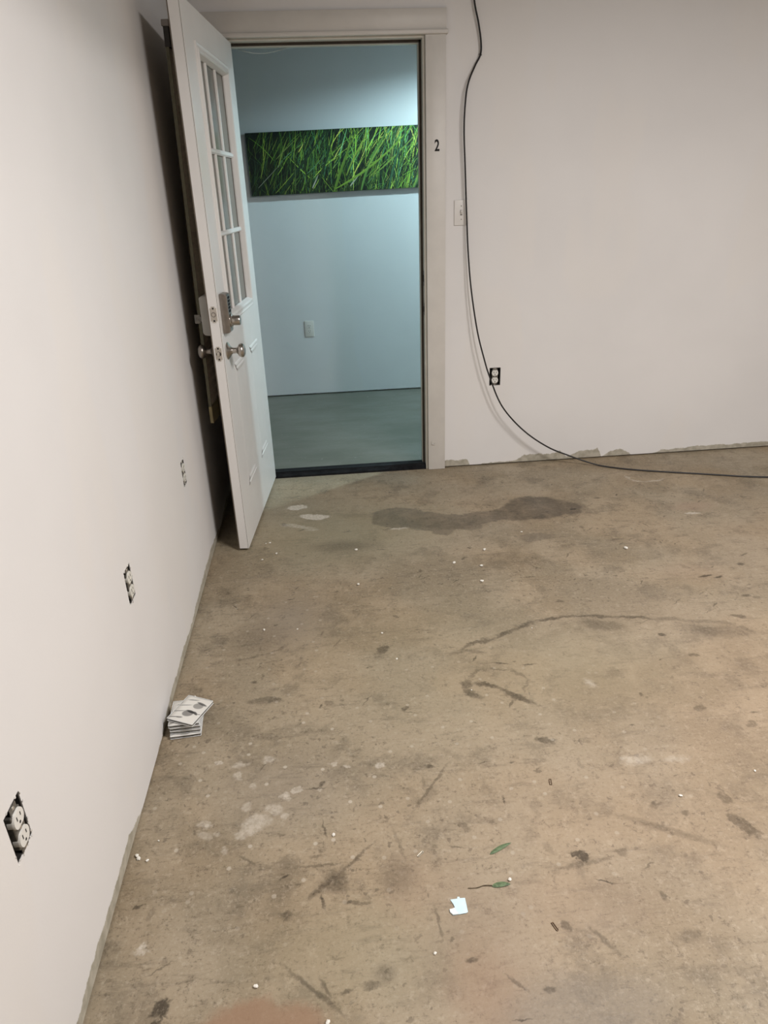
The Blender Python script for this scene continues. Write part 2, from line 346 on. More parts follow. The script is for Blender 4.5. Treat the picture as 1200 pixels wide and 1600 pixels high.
M_STEM = plain('dry_brown_stem', (0.115, 0.085, 0.05), 0.8, var=0.3, scale=200)
M_SCRAP = plain('pale_blue_paper', (0.66, 0.84, 0.90), 0.7, var=0.04, scale=60)
M_SCRAPW = plain('white_torn_paper_core', (0.86, 0.87, 0.86), 0.8, var=0.05, scale=60)
M_STAPLE = plain('bright_staple_wire', (0.72, 0.68, 0.58), 0.3, 0.9, var=0.1)
M_STAPLED = plain('rusty_staple_wire', (0.16, 0.10, 0.06), 0.5, 0.5, var=0.3, scale=200)
M_HOOD = plain('lamp_hood_white', (0.75, 0.75, 0.74), 0.4, var=0.02)
M_CANVAS = plain('canvas_edge', (0.004, 0.010, 0.006), 0.7, var=0.3)
M_WEB = plain('cobweb_thread', (0.75, 0.78, 0.78), 0.8)
M_THREAD = plain('pale_wire_jacket', (0.55, 0.58, 0.56), 0.6)

def glass_material(name, tint, gloss_rough=0.02, ior=1.45):
    m, t, b = new_mat(name)
    t.nodes.remove(b)
    out = t.nodes['Material Output']
    tr = node(t, 'ShaderNodeBsdfTransparent', {0: (*tint, 1)})
    gl = node(t, 'ShaderNodeBsdfGlossy', {'Color': (1, 1, 1, 1), 'Roughness': gloss_rough})
    fr = node(t, 'ShaderNodeFresnel', {'IOR': ior})
    mx = node(t, 'ShaderNodeMixShader', {0: fr.outputs[0], 1: tr.outputs[0], 2: gl.outputs[0]})
    link(t, mx.outputs[0], out.inputs[0])
    return m

def film_glass():
    m = glass_material('filmed_door_glass', (0.80, 0.80, 0.77), 0.16)
    t = m.node_tree
    out = t.nodes['Material Output']
    last = out.inputs[0].links[0].from_socket
    df = node(t, 'ShaderNodeBsdfDiffuse', {0: (0.40, 0.38, 0.34, 1)})
    mx = node(t, 'ShaderNodeMixShader', {0: 0.45, 1: last, 2: df.outputs[0]})
    link(t, mx.outputs[0], out.inputs[0])
    return m
M_GLASS = film_glass()
M_WRAP = glass_material('clear_plastic_wrap', (0.98, 0.98, 0.97), 0.12, 1.28)

def emission(name, col, st):
    m, t, b = new_mat(name)
    b.inputs['Base Color'].default_value = (0.9, 0.9, 0.9, 1)
    b.inputs['Emission Color'].default_value = (*col, 1)
    b.inputs['Emission Strength'].default_value = st
    return m

# ------------------------------------------------------------------ mesh helpers
def obj(name, bm, mat, parent=None, smooth=False, recalc=True):
    if recalc:
        bmesh.ops.recalc_face_normals(bm, faces=bm.faces[:])
    me = bpy.data.meshes.new(name)
    bm.to_mesh(me)
    bm.free()
    mats = mat if isinstance(mat, (list, tuple)) else [mat]
    for mm in mats:
        me.materials.append(mm)
    if smooth:
        for p in me.polygons:
            p.use_smooth = True
        try:
            me.set_sharp_from_angle(angle=math.radians(38))
        except Exception:
            pass
    o = bpy.data.objects.new(name, me)
    C.objects.link(o)
    if parent is not None:
        o.parent = parent
    return o

def tag(o, label=None, cat=None, group=None, kind=None):
    if label: o['label'] = label
    if cat: o['category'] = cat
    if group: o['group'] = group
    if kind: o['kind'] = kind
    return o

def empty(name, loc=(0, 0, 0), rz=0.0):
    o = bpy.data.objects.new(name, None)
    o.location = loc
    o.rotation_euler = (0, 0, rz)
    o.empty_display_size = 0.05
    C.objects.link(o)
    return o

def box(bm, x0, x1, y0, y1, z0, z1, bev=0.0, seg_=2, mi=0):
    vs = [bm.verts.new((x, y, z)) for x in (x0, x1) for y in (y0, y1) for z in (z0, z1)]
    idx = [(0, 1, 3, 2), (4, 6, 7, 5), (0, 4, 5, 1), (2, 3, 7, 6), (0, 2, 6, 4), (1, 5, 7, 3)]
    fs = [bm.faces.new([vs[i] for i in f]) for f in idx]
    for f in fs:
        f.material_index = mi
    bmesh.ops.recalc_face_normals(bm, faces=fs)
    if bev > 0:
        es = list({e for f in fs for e in f.edges})
        bmesh.ops.bevel(bm, geom=es, offset=bev, segments=seg_, profile=0.5, affect='EDGES')
    return fs

def bxo(name, dims, mat, parent=None, bev=0.0, seg_=2):
    bm = bmesh.new()
    box(bm, *dims, bev=bev, seg_=seg_)
    return obj(name, bm, mat, parent, smooth=bev > 0)

def lathe(bm, prof, origin, axis, n=24):
    """prof: list of (distance along axis, radius)"""
    axis = Vector(axis).normalized()
    a = axis.orthogonal().normalized()
    b = axis.cross(a)
    o = Vector(origin)
    rings = []
    for d, r in prof:
        if r < 1e-6:
            rings.append([bm.verts.new(o + axis*d)])
        else:
            rings.append([bm.verts.new(o + axis*d + (a*math.cos(2*PI*k/n) + b*math.sin(2*PI*k/n))*r) for k in range(n)])
    for r0, r1 in zip(rings, rings[1:]):
        for k in range(n):
            v = []
            if len(r0) == 1:
                v = [r0[0], r1[k], r1[(k+1) % n]]
            elif len(r1) == 1:
                v = [r0[k], r1[0], r0[(k+1) % n]]
            else:
                v = [r0[k], r1[k], r1[(k+1) % n], r0[(k+1) % n]]
            bm.faces.new(v)
    for r, rev in ((rings[0], True), (rings[-1], False)):
        if len(r) > 1:
            bm.faces.new(r[::-1] if rev else r)

def tube(bm, pts, rad, n=8, caps=True):
    pts = [Vector(p) for p in pts]
    rings = []
    prev = None
    for i, p in enumerate(pts):
        d = (pts[min(i+1, len(pts)-1)] - pts[max(i-1, 0)]).normalized()
        if prev is None:
            a = d.orthogonal().normalized()
        else:
            a = (prev - d*prev.dot(d)).normalized()
        prev = a
        b = d.cross(a)
        r = rad[i] if isinstance(rad, (list, tuple)) else rad
        rings.append([bm.verts.new(p + (a*math.cos(2*PI*k/n) + b*math.sin(2*PI*k/n))*r) for k in range(n)])
    for r0, r1 in zip(rings, rings[1:]):
        for k in range(n):
            bm.faces.new((r0[k], r0[(k+1) % n], r1[(k+1) % n], r1[k]))
    if caps:
        bm.faces.new(rings[0][::-1])
        bm.faces.new(rings[-1])

def spline(pts, sub=8):
    pts = [Vector(p) for p in pts]
    out = []
    for i in range(len(pts)-1):
        p0 = pts[max(i-1, 0)]; p1 = pts[i]; p2 = pts[i+1]; p3 = pts[min(i+2, len(pts)-1)]
        for k in range(sub):
            u = k/sub
            out.append(0.5*((2*p1) + (p2-p0)*u + (2*p0-5*p1+4*p2-p3)*u*u + (3*p1-p0-3*p2+p3)*u**3))
    out.append(pts[-1])
    return out

def prism(bm, poly, z0, z1):
    """polygon in xy extruded in z"""
    lo = [bm.verts.new((x, y, z0)) for x, y in poly]
    hi = [bm.verts.new((x, y, z1)) for x, y in poly]
    bm.faces.new(lo[::-1]); bm.faces.new(hi)
    n = len(poly)
    for k in range(n):
        bm.faces.new((lo[k], lo[(k+1) % n], hi[(k+1) % n], hi[k]))

def wall_sheet(bm, u0, u1, z0, z1, holes, place):
    """flat sheet with rectangular holes; holes: (u0,u1,z0,z1,depth) get side faces going back by depth"""
    us = sorted({u0, u1, *[h[0] for h in holes], *[h[1] for h in holes]})
    zs = sorted({z0, z1, *[h[2] for h in holes], *[h[3] for h in holes]})
    us = [u for u in us if u0 <= u <= u1]
    zs = [z for z in zs if z0 <= z <= z1]
    cache = {}
    def V(u, z, d=0.0):
        k = (round(u, 5), round(z, 5), round(d, 5))
        if k not in cache:
            cache[k] = bm.verts.new(place(u, z, d))
        return cache[k]
    for a, b in zip(us, us[1:]):
        for c, d in zip(zs, zs[1:]):
            mu, mz = (a+b)/2, (c+d)/2
            if any(h[0] < mu < h[1] and h[2] < mz < h[3] for h in holes):
                continue
            bm.faces.new((V(a, c), V(b, c), V(b, d), V(a, d)))
    for h in holes:
        if h[4] > 0:
            q = [(h[0], h[2]), (h[1], h[2]), (h[1], h[3]), (h[0], h[3])]
            for (a, c), (b, d) in zip(q, q[1:]+q[:1]):
                if c == d == z0:
                    continue
                bm.faces.new([bm.verts.new(place(*p)) for p in ((a, c, 0), (b, d, 0), (b, d, h[4]), (a, c, h[4]))])

def struct(o, label=None, cat=None):
    return tag(o, label, cat, kind='structure')

# ------------------------------------------------------------------ the setting
XR, YB, ZC = 5.2, -6.4, 3.05          # room: x 0..XR, y YB..0, ceiling ZC
WT = 0.14                             # thickness of the wall with the doorway
HY, HX0, HX1, HZ = 1.757, -1.5, 3.6, 2.62   # the hall beyond the doorway
OX0, OX1, OZ = 0.166, 1.092, 2.058    # rough opening

bm = bmesh.new()
gv = [[bm.verts.new((x, y, 0)) for y in FY] for x in FX]
for i in range(8):
    for j in range(7):
        f = bm.faces.new((gv[i][j], gv[i+1][j], gv[i+1][j+1], gv[i][j+1])); f.material_index = i*7+j
box(bm, -0.12, XR+0.12, YB-0.12, 0.035, -0.12, -0.0005)
struct(obj('floor', bm, FLOOR_MATS, recalc=False), 'stained bare concrete floor of the empty room', 'floor')
bm = bmesh.new(); box(bm, HX0, HX1, 0.035, HY+0.12, -0.12, 0.0)
struct(obj('floor_hall', bm, M_HFLOOR), 'grey concrete floor of the hall beyond the doorway', 'floor')
bm = bmesh.new(); box(bm, -0.12, XR+0.12, YB-0.12, 0.0, ZC, ZC+0.1)
struct(obj('ceiling', bm, M_CEIL), 'plain ceiling over the empty room', 'ceiling')
bm = bmesh.new(); box(bm, HX0, HX1, WT, HY+0.1, HZ, HZ+0.1)
struct(obj('ceiling_hall', bm, M_HCEIL), 'plain ceiling over the hall', 'ceiling')

OUT_L = [(-2.790, 0.512), (-2.024, 0.520), (-1.192, 0.510)]      # outlet boxes in the left wall: y, z
OUT_B = (1.446, 0.503)                                           # outlet box in the back wall: x, z
HW, HH = 0.0300, 0.0480

bm = bmesh.new()
holes = [(y-HW, y+HW, z-HH, z+HH, 0.05) for y, z in OUT_L]
wall_sheet(bm, YB, 0.0, 0.006, ZC, holes, lambda u, z, d: (-d, u, z))
bm.faces.new([bm.verts.new(p) for p in ((-0.12, YB, 0), (-0.12, 0, 0), (-0.12, 0, ZC), (-0.12, YB, ZC))])
bm.faces.new([bm.verts.new(p) for p in ((0, YB, 0.006), (0, 0, 0.006), (-0.03, 0, 0.006), (-0.03, YB, 0.006))])
struct(obj('wall_left', bm, M_LEFT, recalc=False), 'white painted drywall with open outlet boxes beside the door', 'wall')

bm = bmesh.new()
holes = [(OX0, OX1, 0.0, OZ, WT), (OUT_B[0]-HW, OUT_B[0]+HW, OUT_B[1]-HH, OUT_B[1]+HH, 0.05)]
wall_sheet(bm, 0.0, XR, 0.0075, ZC, [(OX0, OX1, 0.0075, OZ, WT), holes[1]], lambda u, z, d: (u, d, z))
bm.faces.new([bm.verts.new(p) for p in ((OX1, 0, 0.0075), (XR, 0, 0.0075), (XR, 0.03, 0.0075), (OX1, 0.03, 0.0075))])
struct(obj('wall_back', bm, M_BACK, recalc=False), 'white painted drywall with the doorway and hanging black cord', 'wall')

bm = bmesh.new()
wall_sheet(bm, HX0, XR, 0.0, ZC, [(OX0, OX1, 0.0, OZ, 0)], lambda u, z, d: (u, WT, z))
struct(obj('wall_hall_near', bm, M_DIM, recalc=False), 'grey wall on the hall side of the doorway', 'wall')
bm = bmesh.new(); box(bm, XR, XR+0.12, YB, 0, 0, ZC)
struct(obj('wall_right', bm, M_DIM), 'grey painted wall on the right side of the room', 'wall')
bm = bmesh.new(); box(bm, 0, XR, YB-0.12, YB, 0, ZC)
struct(obj('wall_front', bm, M_DIM), 'grey painted wall behind the viewer', 'wall')
bm = bmesh.new(); box(bm, HX0, HX1, HY, HY+0.1, 0.009, HZ); box(bm, HX0, HX1, HY+0.02, HY+0.1, 0, 0.01)
struct(obj('wall_hall_far', bm, M_HALL), 'bluish white wall of the hall seen through the doorway', 'wall')
for nm, x0, x1 in (('wall_hall_left', HX0-0.1, HX0), ('wall_hall_right', HX1, HX1+0.1)):
    bm = bmesh.new(); box(bm, x0, x1, WT, HY+0.1, 0, HZ)
    struct(obj(nm, bm, M_HALL), 'white end wall of the hall, ' + ('left' if x0 < 0 else 'right') + ' of the doorway', 'wall')

# door frame: jambs, stops, weatherstrip
JX0, JX1, JZ = 0.1865, 1.0705, 2.0385
jam = empty('trim_1', ((JX0+JX1)/2, 0.07, 0))
struct(jam, 'off-white wooden door frame lining the doorway to the hall', 'door frame')
def jpart(name, d, mat, bev=0.0):
    d = (d[0]-jam.location.x, d[1]-jam.location.x, d[2]-0.07, d[3]-0.07, d[4], d[5])
    return bxo(name, d, mat, jam, bev)
jpart('jamb', (JX1, OX1, -0.001, WT+0.001, 0, JZ), M_JAMB, 0.001)
jpart('jamb', (OX0, JX0, -0.001, WT+0.001, 0, JZ), M_JAMB, 0.001)
jpart('jamb_head', (OX0, OX1, -0.001, WT+0.001, JZ, OZ), M_JAMB, 0.001)
jpart('stop', (JX1-0.013, JX1, 0.052, 0.092, 0.02, JZ), M_JAMB, 0.0015)
jpart('stop', (JX0, JX0+0.013, 0.052, 0.092, 0.02, JZ), M_JAMB, 0.0015)
jpart('stop_head', (JX0, JX1, 0.052, 0.092, JZ-0.013, JZ), M_JAMB, 0.0015)
jpart('weatherstrip', (JX1-0.010, JX1, 0.044, 0.052, 0.02, JZ), M_SEAL)
jpart('weatherstrip', (JX0, JX0+0.010, 0.044, 0.052, 0.02, JZ), M_SEAL)
jpart('weatherstrip', (JX0, JX1, 0.044, 0.052, JZ-0.010, JZ), M_SEAL)
for zc, h in ((0.870, 0.058), (1.020, 0.070)):
    sp_ = jpart('strike_plate', (JX1-0.0016, JX1+0.001, 0.004, 0.036, zc-h/2, zc+h/2), M_DKNICKEL, 0.0005)
    bx_ = bmesh.new(); box(bx_, JX1-0.0022-jam.location.x, JX1-jam.location.x, 0.013-0.07, 0.029-0.07, zc-h*0.24, zc+h*0.24)
    obj('strike_hole', bx_, M_SLOT, sp_)

# casing on the room side
cas = empty('trim_2', (0.63, 0, 0))
struct(cas, 'off-white flat casing boards around the doorway, with a black numeral', 'casing')
def cpart(name, d, bev=0.0015):
    return bxo(name, (d[0]-0.63, d[1]-0.63, *d[2:]), M_TRIM, cas, bev)
cpart('side_board', (1.0815, 1.1735, -0.017, -0.0005, 0.001, 2.0475))
cpart('side_board', (0.0860, 0.1760, -0.017, -0.0005, 0.001, 2.0475))
cpart('bead', (0.0790, 1.1830, -0.026, -0.0005, 2.0475, 2.0660), 0.004)
cpart('head_board', (0.0830, 1.1765, -0.016, -0.0005, 2.0660, 2.1440))
# hall-side casing
cas2 = empty('trim_3', (0.63, WT, 0))
struct(cas2, 'plain casing boards on the hall side of the doorway', 'casing')
for d in ((1.0815, 1.1715), (0.0860, 0.1760)):
    bxo('side_board', (d[0]-0.63, d[1]-0.63, 0.0015, 0.017, 0, 2.05), M_TRIM, cas2, 0.0015)
bxo('head_board', (0.086-0.63, 1.1715-0.63, 0.0015, 0.017, 2.05, 2.14), M_TRIM, cas2, 0.0015)

# threshold
th_ = empty('trim_4', (0.63, 0.06, 0))
struct(th_, 'black threshold strip across the foot of the doorway', 'threshold')
bm = bmesh.new()
prof = [(-0.062, 0.0), (-0.060, 0.010), (-0.045, 0.0165), (-0.040, 0.0220), (-0.012, 0.0220), (0.0, 0.018), (0.05, 0.014), (0.078, 0.004), (0.078, 0.0)]
a = [bm.verts.new((JX0+0.0005-0.63, y, z)) for y, z in prof]
b = [bm.verts.new((JX1-0.0005-0.63, y, z)) for y, z in prof]
bm.faces.new(a[::-1]); bm.faces.new(b)
for k in range(len(prof)):
    k2 = (k+1) % len(prof)
    bm.faces.new((a[k], a[k2], b[k2], b[k]))
obj('threshold_strip', bm, M_THRESH, th_)
bxo('rubber_seal', (JX0+0.002-0.63, JX1-0.002-0.63, -0.036, -0.016, 0.0220, 0.0265), M_BLACK, th_, 0.002)

# ------------------------------------------------------------------ the open door (local x from hinge to free edge, y out of the seen face)
TH = 0.09035
DW, DT, DZ0, DZ1 = 0.856, 0.044, 0.012, 2.032
door = empty('door_1', (0.2320, -0.004, 0), -(PI/2+TH))
struct(door, 'white nine-pane door standing open against the left wall', 'door')
GX0, GX1, GZ0, GZ1 = 0.170, 0.686, 0.985, 1.897         # glazed opening
bm = bmesh.new()
def skin(y0, y1, e):
    box(bm, 0.0, GX0, y0, y1, DZ0, DZ1)
    box(bm, GX1, DW-e, y0, y1, DZ0, DZ1)
    box(bm, GX0, GX1, y0, y1, DZ0, GZ0)
    box(bm, GX0, GX1, y0, y1, GZ1, DZ1)
skin(-0.0025, 0.0, 0.0)
skin(-DT+0.0042, -0.0042, 0.0)
slab = obj('slab', bm, M_DOOR, door)
bm = bmesh.new(); skin(-DT, -DT+0.0025, 0.0)
bs = obj('back_skin', bm, M_DOORBACK, door); bs['label'] = 'back face turned to the wall, darkened brown to deepen the shade'
bm = bmesh.new()
for y0, y1 in ((-0.0042, -0.0025), (-DT+0.0025, -DT+0.0042)):
    box(bm, 0.002, GX0-0.001, y0, y1, DZ0+0.001, DZ1-0.001)
    box(bm, GX1+0.001, DW-0.0016, y0, y1, DZ0+0.001, DZ1-0.001)
obj('edge_groove', bm, M_GROOVE, slab)

def ring(bm, x0, x1, z0, z1, prof):
    """closed rectangular moulding; prof: (inset, y)"""
    loops = []
    for ins, y in prof:
        loops.append([bm.verts.new(p) for p in ((x0+ins, y, z0+ins), (x1-ins, y, z0+ins), (x1-ins, y, z1-ins), (x0+ins, y, z1-ins))])
    for l0, l1 in zip(loops, loops[1:]):
        for k in range(4):
            bm.faces.new((l0[k], l0[(k+1) % 4], l1[(k+1) % 4], l1[k]))
for nm, sgn, base in (('glazing_frame', 1, 0.0), ('glazing_frame', -1, -DT)):
    bm = bmesh.new()
    pr = [(0.0, -0.001), (0.001, 0.004), (0.005, 0.0065), (0.012, 0.0045), (0.019, 0.0050), (0.023, 0.0085), (0.029, 0.0085), (0.033, 0.005), (0.040, -0.013), (0.040, -0.0185)]
    ring(bm, GX0-0.030, GX1+0.030, GZ0-0.030, GZ1+0.030, [(i, base+sgn*y) for i, y in pr])
    obj(nm, bm, M_DOOR, door)
ix0, ix1, iz0, iz1 = GX0+0.010, GX1-0.010, GZ0+0.010, GZ1-0.010
def bar(vertical, c):
    bm = bmesh.new()
    w = 0.0095
    pr = [(-w, -0.0195), (-w, -0.0150), (-w*0.45, -0.0105), (w*0.45, -0.0105), (w, -0.0150), (w, -0.0195)]
    if not vertical:
        pr = [(u*1.05, y+(0.0032 if y > -0.012 else 0.0015 if y > -0.016 else 0)) for u, y in pr]
    back = [(u, -DT-y-0.0005) for u, y in pr][::-1]
    for prf in (pr, back):
        if vertical:
            a = [bm.verts.new((c+u, y, iz0)) for u, y in prf]; b = [bm.verts.new((c+u, y, iz1)) for u, y in prf]
        else:
            a = [bm.verts.new((ix0, y, c+u)) for u, y in prf]; b = [bm.verts.new((ix1, y, c+u)) for u, y in prf]
        bm.faces.new(a); bm.faces.new(b)
        for k in range(len(prf)):
            k2 = (k+1) % len(prf)
            bm.faces.new((a[k], a[k2], b[k2], b[k]))
    obj('muntin', bm, M_DOOR, door)
cols = [ix0 + (ix1-ix0)*k/3 for k in range(4)]
rows = [iz0 + (iz1-iz0)*k/3 for k in range(4)]
for c in cols[1:3]: bar(True, c)
for c in rows[1:3]: bar(False, c)
pw, ph = cols[1]-cols[0], rows[1]-rows[0]
pm = None
for i in range(3):
    for j in range(3):
        if pm is None:
            bm = bmesh.new(); box(bm, 0, pw, -0.0235, -0.0200, 0, ph)
            p = obj('pane', bm, M_GLASS, door); pm = p.data
        else:
            p = bpy.data.objects.new('pane', pm); C.objects.link(p); p.parent = door
        p.location = (cols[i], 0, rows[j])
for x0, x1 in ((0.135, 0.345), (0.485, 0.700)):
    for base, sg in ((0.0, 1), (-DT, -1)):
        bm = bmesh.new()
        for xa, xb, za, zb in ((x0, x1, 0.245, 0.795),):
          ring(bm, xa, xb, za, zb, [(i, base+sg*y) for i, y in [(0.0, -0.0003), (0.006, 0.0008), (0.010, 0.0010), (0.017, 0.0002), (0.024, 0.0002), (0.030, 0.0009), (0.034, 0.0009), (0.044, 0.0002), (0.052, -0.0003)]])
        for xa, zc in ((x0, 0.795), (x0, 0.245)):
            pr = [(0.0, -0.0005), (-0.005, 0.003), (-0.012, 0.0045), (-0.018, 0.0015), (-0.026, 0.004), (-0.034, 0.003), (-0.042, -0.0005)]
            m_ = 1 if zc > 0.5 else -1
            a = [bm.verts.new((x0+abs(u), base+sg*y, zc+m_*u)) for u, y in pr]; b = [bm.verts.new((x1-abs(u), base+sg*y, zc+m_*u)) for u, y in pr]
            for k in range(len(pr)-1): bm.faces.new((a[k], a[k+1], b[k+1], b[k]))
        obj('panel_moulding', bm, M_DOOR, door)
# hinges
for zc in (0.25, 1.02, 1.80):
    bm = bmesh.new()
    lathe(bm, [(0, 0.0055), (0.088, 0.0055), (0.092, 0.003)], (0.004, -DT-0.0065, zc-0.045), (0, 0, 1), 12)
    box(bm, 0.0, 0.030, -DT-0.0012, -DT, zc-0.044, zc+0.044)
    obj('hinge', bm, M_PLATE, door)

# knob set
KS, KZ, LZ = DW-0.060, 0.868, 1.018
kp = [(0.0, 0.0335), (0.003, 0.0335), (0.006, 0.031), (0.012, 0.022), (0.017, 0.0145), (0.022, 0.0115), (0.036, 0.0110), (0.041, 0.0135), (0.045, 0.0205), (0.050, 0.0255), (0.057, 0.0275), (0.063, 0.0262), (0.068, 0.021), (0.0705, 0.012), (0.071, 0.0)]
for base, sg, mt in ((0.0, 1, M_NICKEL), (-DT, -1, M_DKNICKEL)):  # inside knob takes the darker nickel to sit in shade
    bm = bmesh.new(); lathe(bm, [p for p in kp if p[0] <= 0.0221], (KS, base, KZ), (0, sg, 0), 28)
    rose = obj('knob_rose', bm, mt, door, smooth=True)
    bm = bmesh.new(); lathe(bm, [p for p in kp if p[0] >= 0.022], (KS, base, KZ), (0, sg, 0), 28)
    obj('knob', bm, mt, rose, smooth=True)
# latch plates in the free edge
for zc, h, kind in ((KZ, 0.057, 'latch'), (LZ, 0.061, 'bolt')):
    bm = bmesh.new(); box(bm, DW-0.002, DW+0.0010, -DT/2-0.0127, -DT/2+0.0127, zc-h/2, zc+h/2)
    bmesh.ops.bevel(bm, geom=[e for e in bm.edges if abs(e.verts[0].co.x-e.verts[1].co.x) > 0.001], offset=0.006, segments=4, affect='EDGES')
    pl = obj('latch_plate', bm, M_PLATE, door)
    bm = bmesh.new(); lathe(bm, [(0, 0.0098), (0.0006, 0.0098), (0.0008, 0.0090)], (DW+0.0008, -DT/2, zc), (1, 0, 0), 20)
    obj('bolt_recess', bm, M_DKNICKEL if kind == 'bolt' else M_SLOT, pl)
    bm = bmesh.new()
    if kind == 'latch':
        box(bm, DW+0.001, DW+0.006, -DT/2-0.0062, -DT/2+0.0050, zc-0.0085, zc+0.0085, bev=0.0015)
    else:
        lathe(bm, [(0, 0.0062), (0.0022, 0.0062), (0.0026, 0.0045), (0.0026, 0.0)], (DW+0.001, -DT/2, zc), (1, 0, 0), 18)
    obj('bolt', bm, M_PLATE, pl, smooth=True)
    for s_ in (-1, 1):
        bm = bmesh.new(); lathe(bm, [(0, 0.0036), (0.0008, 0.0036), (0.0009, 0.0)], (DW+0.0009, -DT/2, zc+s_*(h/2-0.0075)), (1, 0, 0), 12)
        obj('screw', bm, M_SLOT, pl)
# keyed electronic deadbolt, seen side
def lock_body(x0, x1, z0, z1, y0, y1, name, mat, ch):
    bm = bmesh.new()
    lo = [(x0, y0, z0), (x1, y0, z0), (x1, y0, z1), (x0, y0, z1)]
    mid = [(x0+0.001, y0+(y1-y0)*0.72, z0+0.001), (x1-0.001, y0+(y1-y0)*0.72, z0+0.001), (x1-0.001, y0+(y1-y0)*0.72, z1-0.001), (x0+0.001, y0+(y1-y0)*0.72, z1-0.001)]
    hi = [(x0+ch, y1, z0+ch), (x1-ch, y1, z0+ch), (x1-ch, y1, z1-ch), (x0+ch, y1, z1-ch)]
    L = [[bm.verts.new(p) for p in r] for r in (lo, mid, hi)]
    for l0, l1 in zip(L, L[1:]):
        for k in range(4):
            bm.faces.new((l0[k], l0[(k+1) % 4], l1[(k+1) % 4], l1[k]))
    bm.faces.new(L[2]); bm.faces.new(L[0][::-1])
    bmesh.ops.recalc_face_normals(bm, faces=bm.faces[:])
    bmesh.ops.bevel(bm, geom=bm.edges[:], offset=0.0022, segments=2, affect='EDGES')
    return obj(name, bm, mat, door, smooth=True)
lk = lock_body(KS-0.034, KS+0.034, 0.940, 1.090, 0.0, 0.029, 'keypad_lock', M_DKNICKEL, 0.006)
bm = bmesh.new(); lathe(bm, [(0.0, 0.026), (0.006, 0.025), (0.009, 0.0195), (0.035, 0.0185), (0.038, 0.0165), (0.038, 0.0)], (KS-0.004, 0.027, 0.985), (0, 1, 0), 26)
obj('turn_knob', bm, M_NICKEL, lk, smooth=True)
bm = bmesh.new()
for r in range(5):
    box(bm, KS-0.016, KS+0.016, 0.0285, 0.0302, 1.018+r*0.0125, 1.0275+r*0.0125, bev=0.0006)
obj('keypad_buttons', bm, M_BLACK, lk)
# inside body, toned darker for the shade behind the door, and thumb turn
lk2 = lock_body(KS-0.040, KS+0.036, 0.935, 1.085, -DT, -DT-0.036, 'inside_lock_body', M_INLOCK, 0.008)
bm = bmesh.new(); lathe(bm, [(0.0, 0.012), (0.012, 0.011), (0.012, 0.0)], (KS, -DT-0.035, 0.995), (0, -1, 0), 18)
box(bm, KS-0.005, KS+0.005, -DT-0.068, -DT-0.044, 0.978, 1.012, bev=0.002)
obj('thumb_turn', bm, M_STRAP, lk2, smooth=True)

# ------------------------------------------------------------------ pleated shade hung on the wall side of the door
bl = empty('window_shade', (0.2320, -0.004, 0), -(PI/2+TH))
tag(bl, 'narrow olive-brown window shade hanging behind the open white door', 'window shade')
BX0, BX1 = 0.090, 0.738
BY0, BY1 = -0.1215, -0.1095
bm = bmesh.new(); box(bm, BX0, BX1, BY0-0.002, BY1+0.006, 1.905, 1.965, bev=0.002)
hr = obj('head_rail', bm, M_RAIL, bl)
bm = bmesh.new(); box(bm, BX0-0.003, BX1+0.004, BY0-0.006, BY1+0.008, 1.965, 1.985, bev=0.002)
obj('rail_cap', bm, M_RAILCAP, hr)
for xx in (0.12, 0.69):
    bm = bmesh.new(); box(bm, xx-0.012, xx+0.012, BY1, -DT, 1.960, 1.978)
    obj('bracket', bm, M_RAIL, bl)
bm = bmesh.new()
nz_ = 60
zs = [0.625 + (1.905-0.625)*k/nz_ for k in range(nz_+1)]
for side, xa, xb in ((0, BX0, BX1-0.0),):
    fr, bk = [], []
    for k, z in enumerate(zs):
        d = 0.004 if k % 2 else 0.0
        fr.append([bm.verts.new((x, BY1-0.004+d, z)) for x in (xa, xb)])
        bk.append([bm.verts.new((x, BY0+0.004-d, z)) for x in (xa, xb)])
    for k in range(nz_):
        bm.faces.new((fr[k][0], fr[k][1], fr[k+1][1], fr[k+1][0]))
        bm.faces.new((bk[k][0], bk[k+1][0], bk[k+1][1], bk[k][1]))
obj('pleated_fabric', bm, M_SHADE, bl, recalc=False)
bm = bmesh.new(); box(bm, BX1-0.004, BX1, BY0, BY1, 0.62, 1.905)
obj('side_hem', bm, M_SHADEHEM, bl)
bm = bmesh.new(); box(bm, BX0, BX1+0.001, BY0-0.001, BY1+0.001, 0.553, 0.625, bev=0.002)
obj('bottom_rail', bm, M_BOTRAIL, bl)

for ch in [c for c in bpy.data.objects if c.parent == bl or (c.parent and c.parent.parent == bl)]:
    for v in ch.data.vertices:       # the shade hangs closer to the door at its head
        v.co.y += 0.028*max(0.0, min(1.0, (v.co.z-0.85)/1.13))**1.3
# ------------------------------------------------------------------ hall canvas print
def clip(poly, x0, x1, y0, y1):
    for ax, lim, sg in ((0, x0, 1), (0, x1, -1), (1, y0, 1), (1, y1, -1)):
        out = []
        for i in range(len(poly)):
            a, b = poly[i], poly[(i+1) % len(poly)]
            da, db = sg*(a[ax]-lim), sg*(b[ax]-lim)
            if da >= 0: out.append(a)
            if da*db < 0:
                u = da/(da-db)
                out.append((a[0]+(b[0]-a[0])*u, a[1]+(b[1]-a[1])*u))
        poly = out
        if len(poly) < 3: return []
    return poly

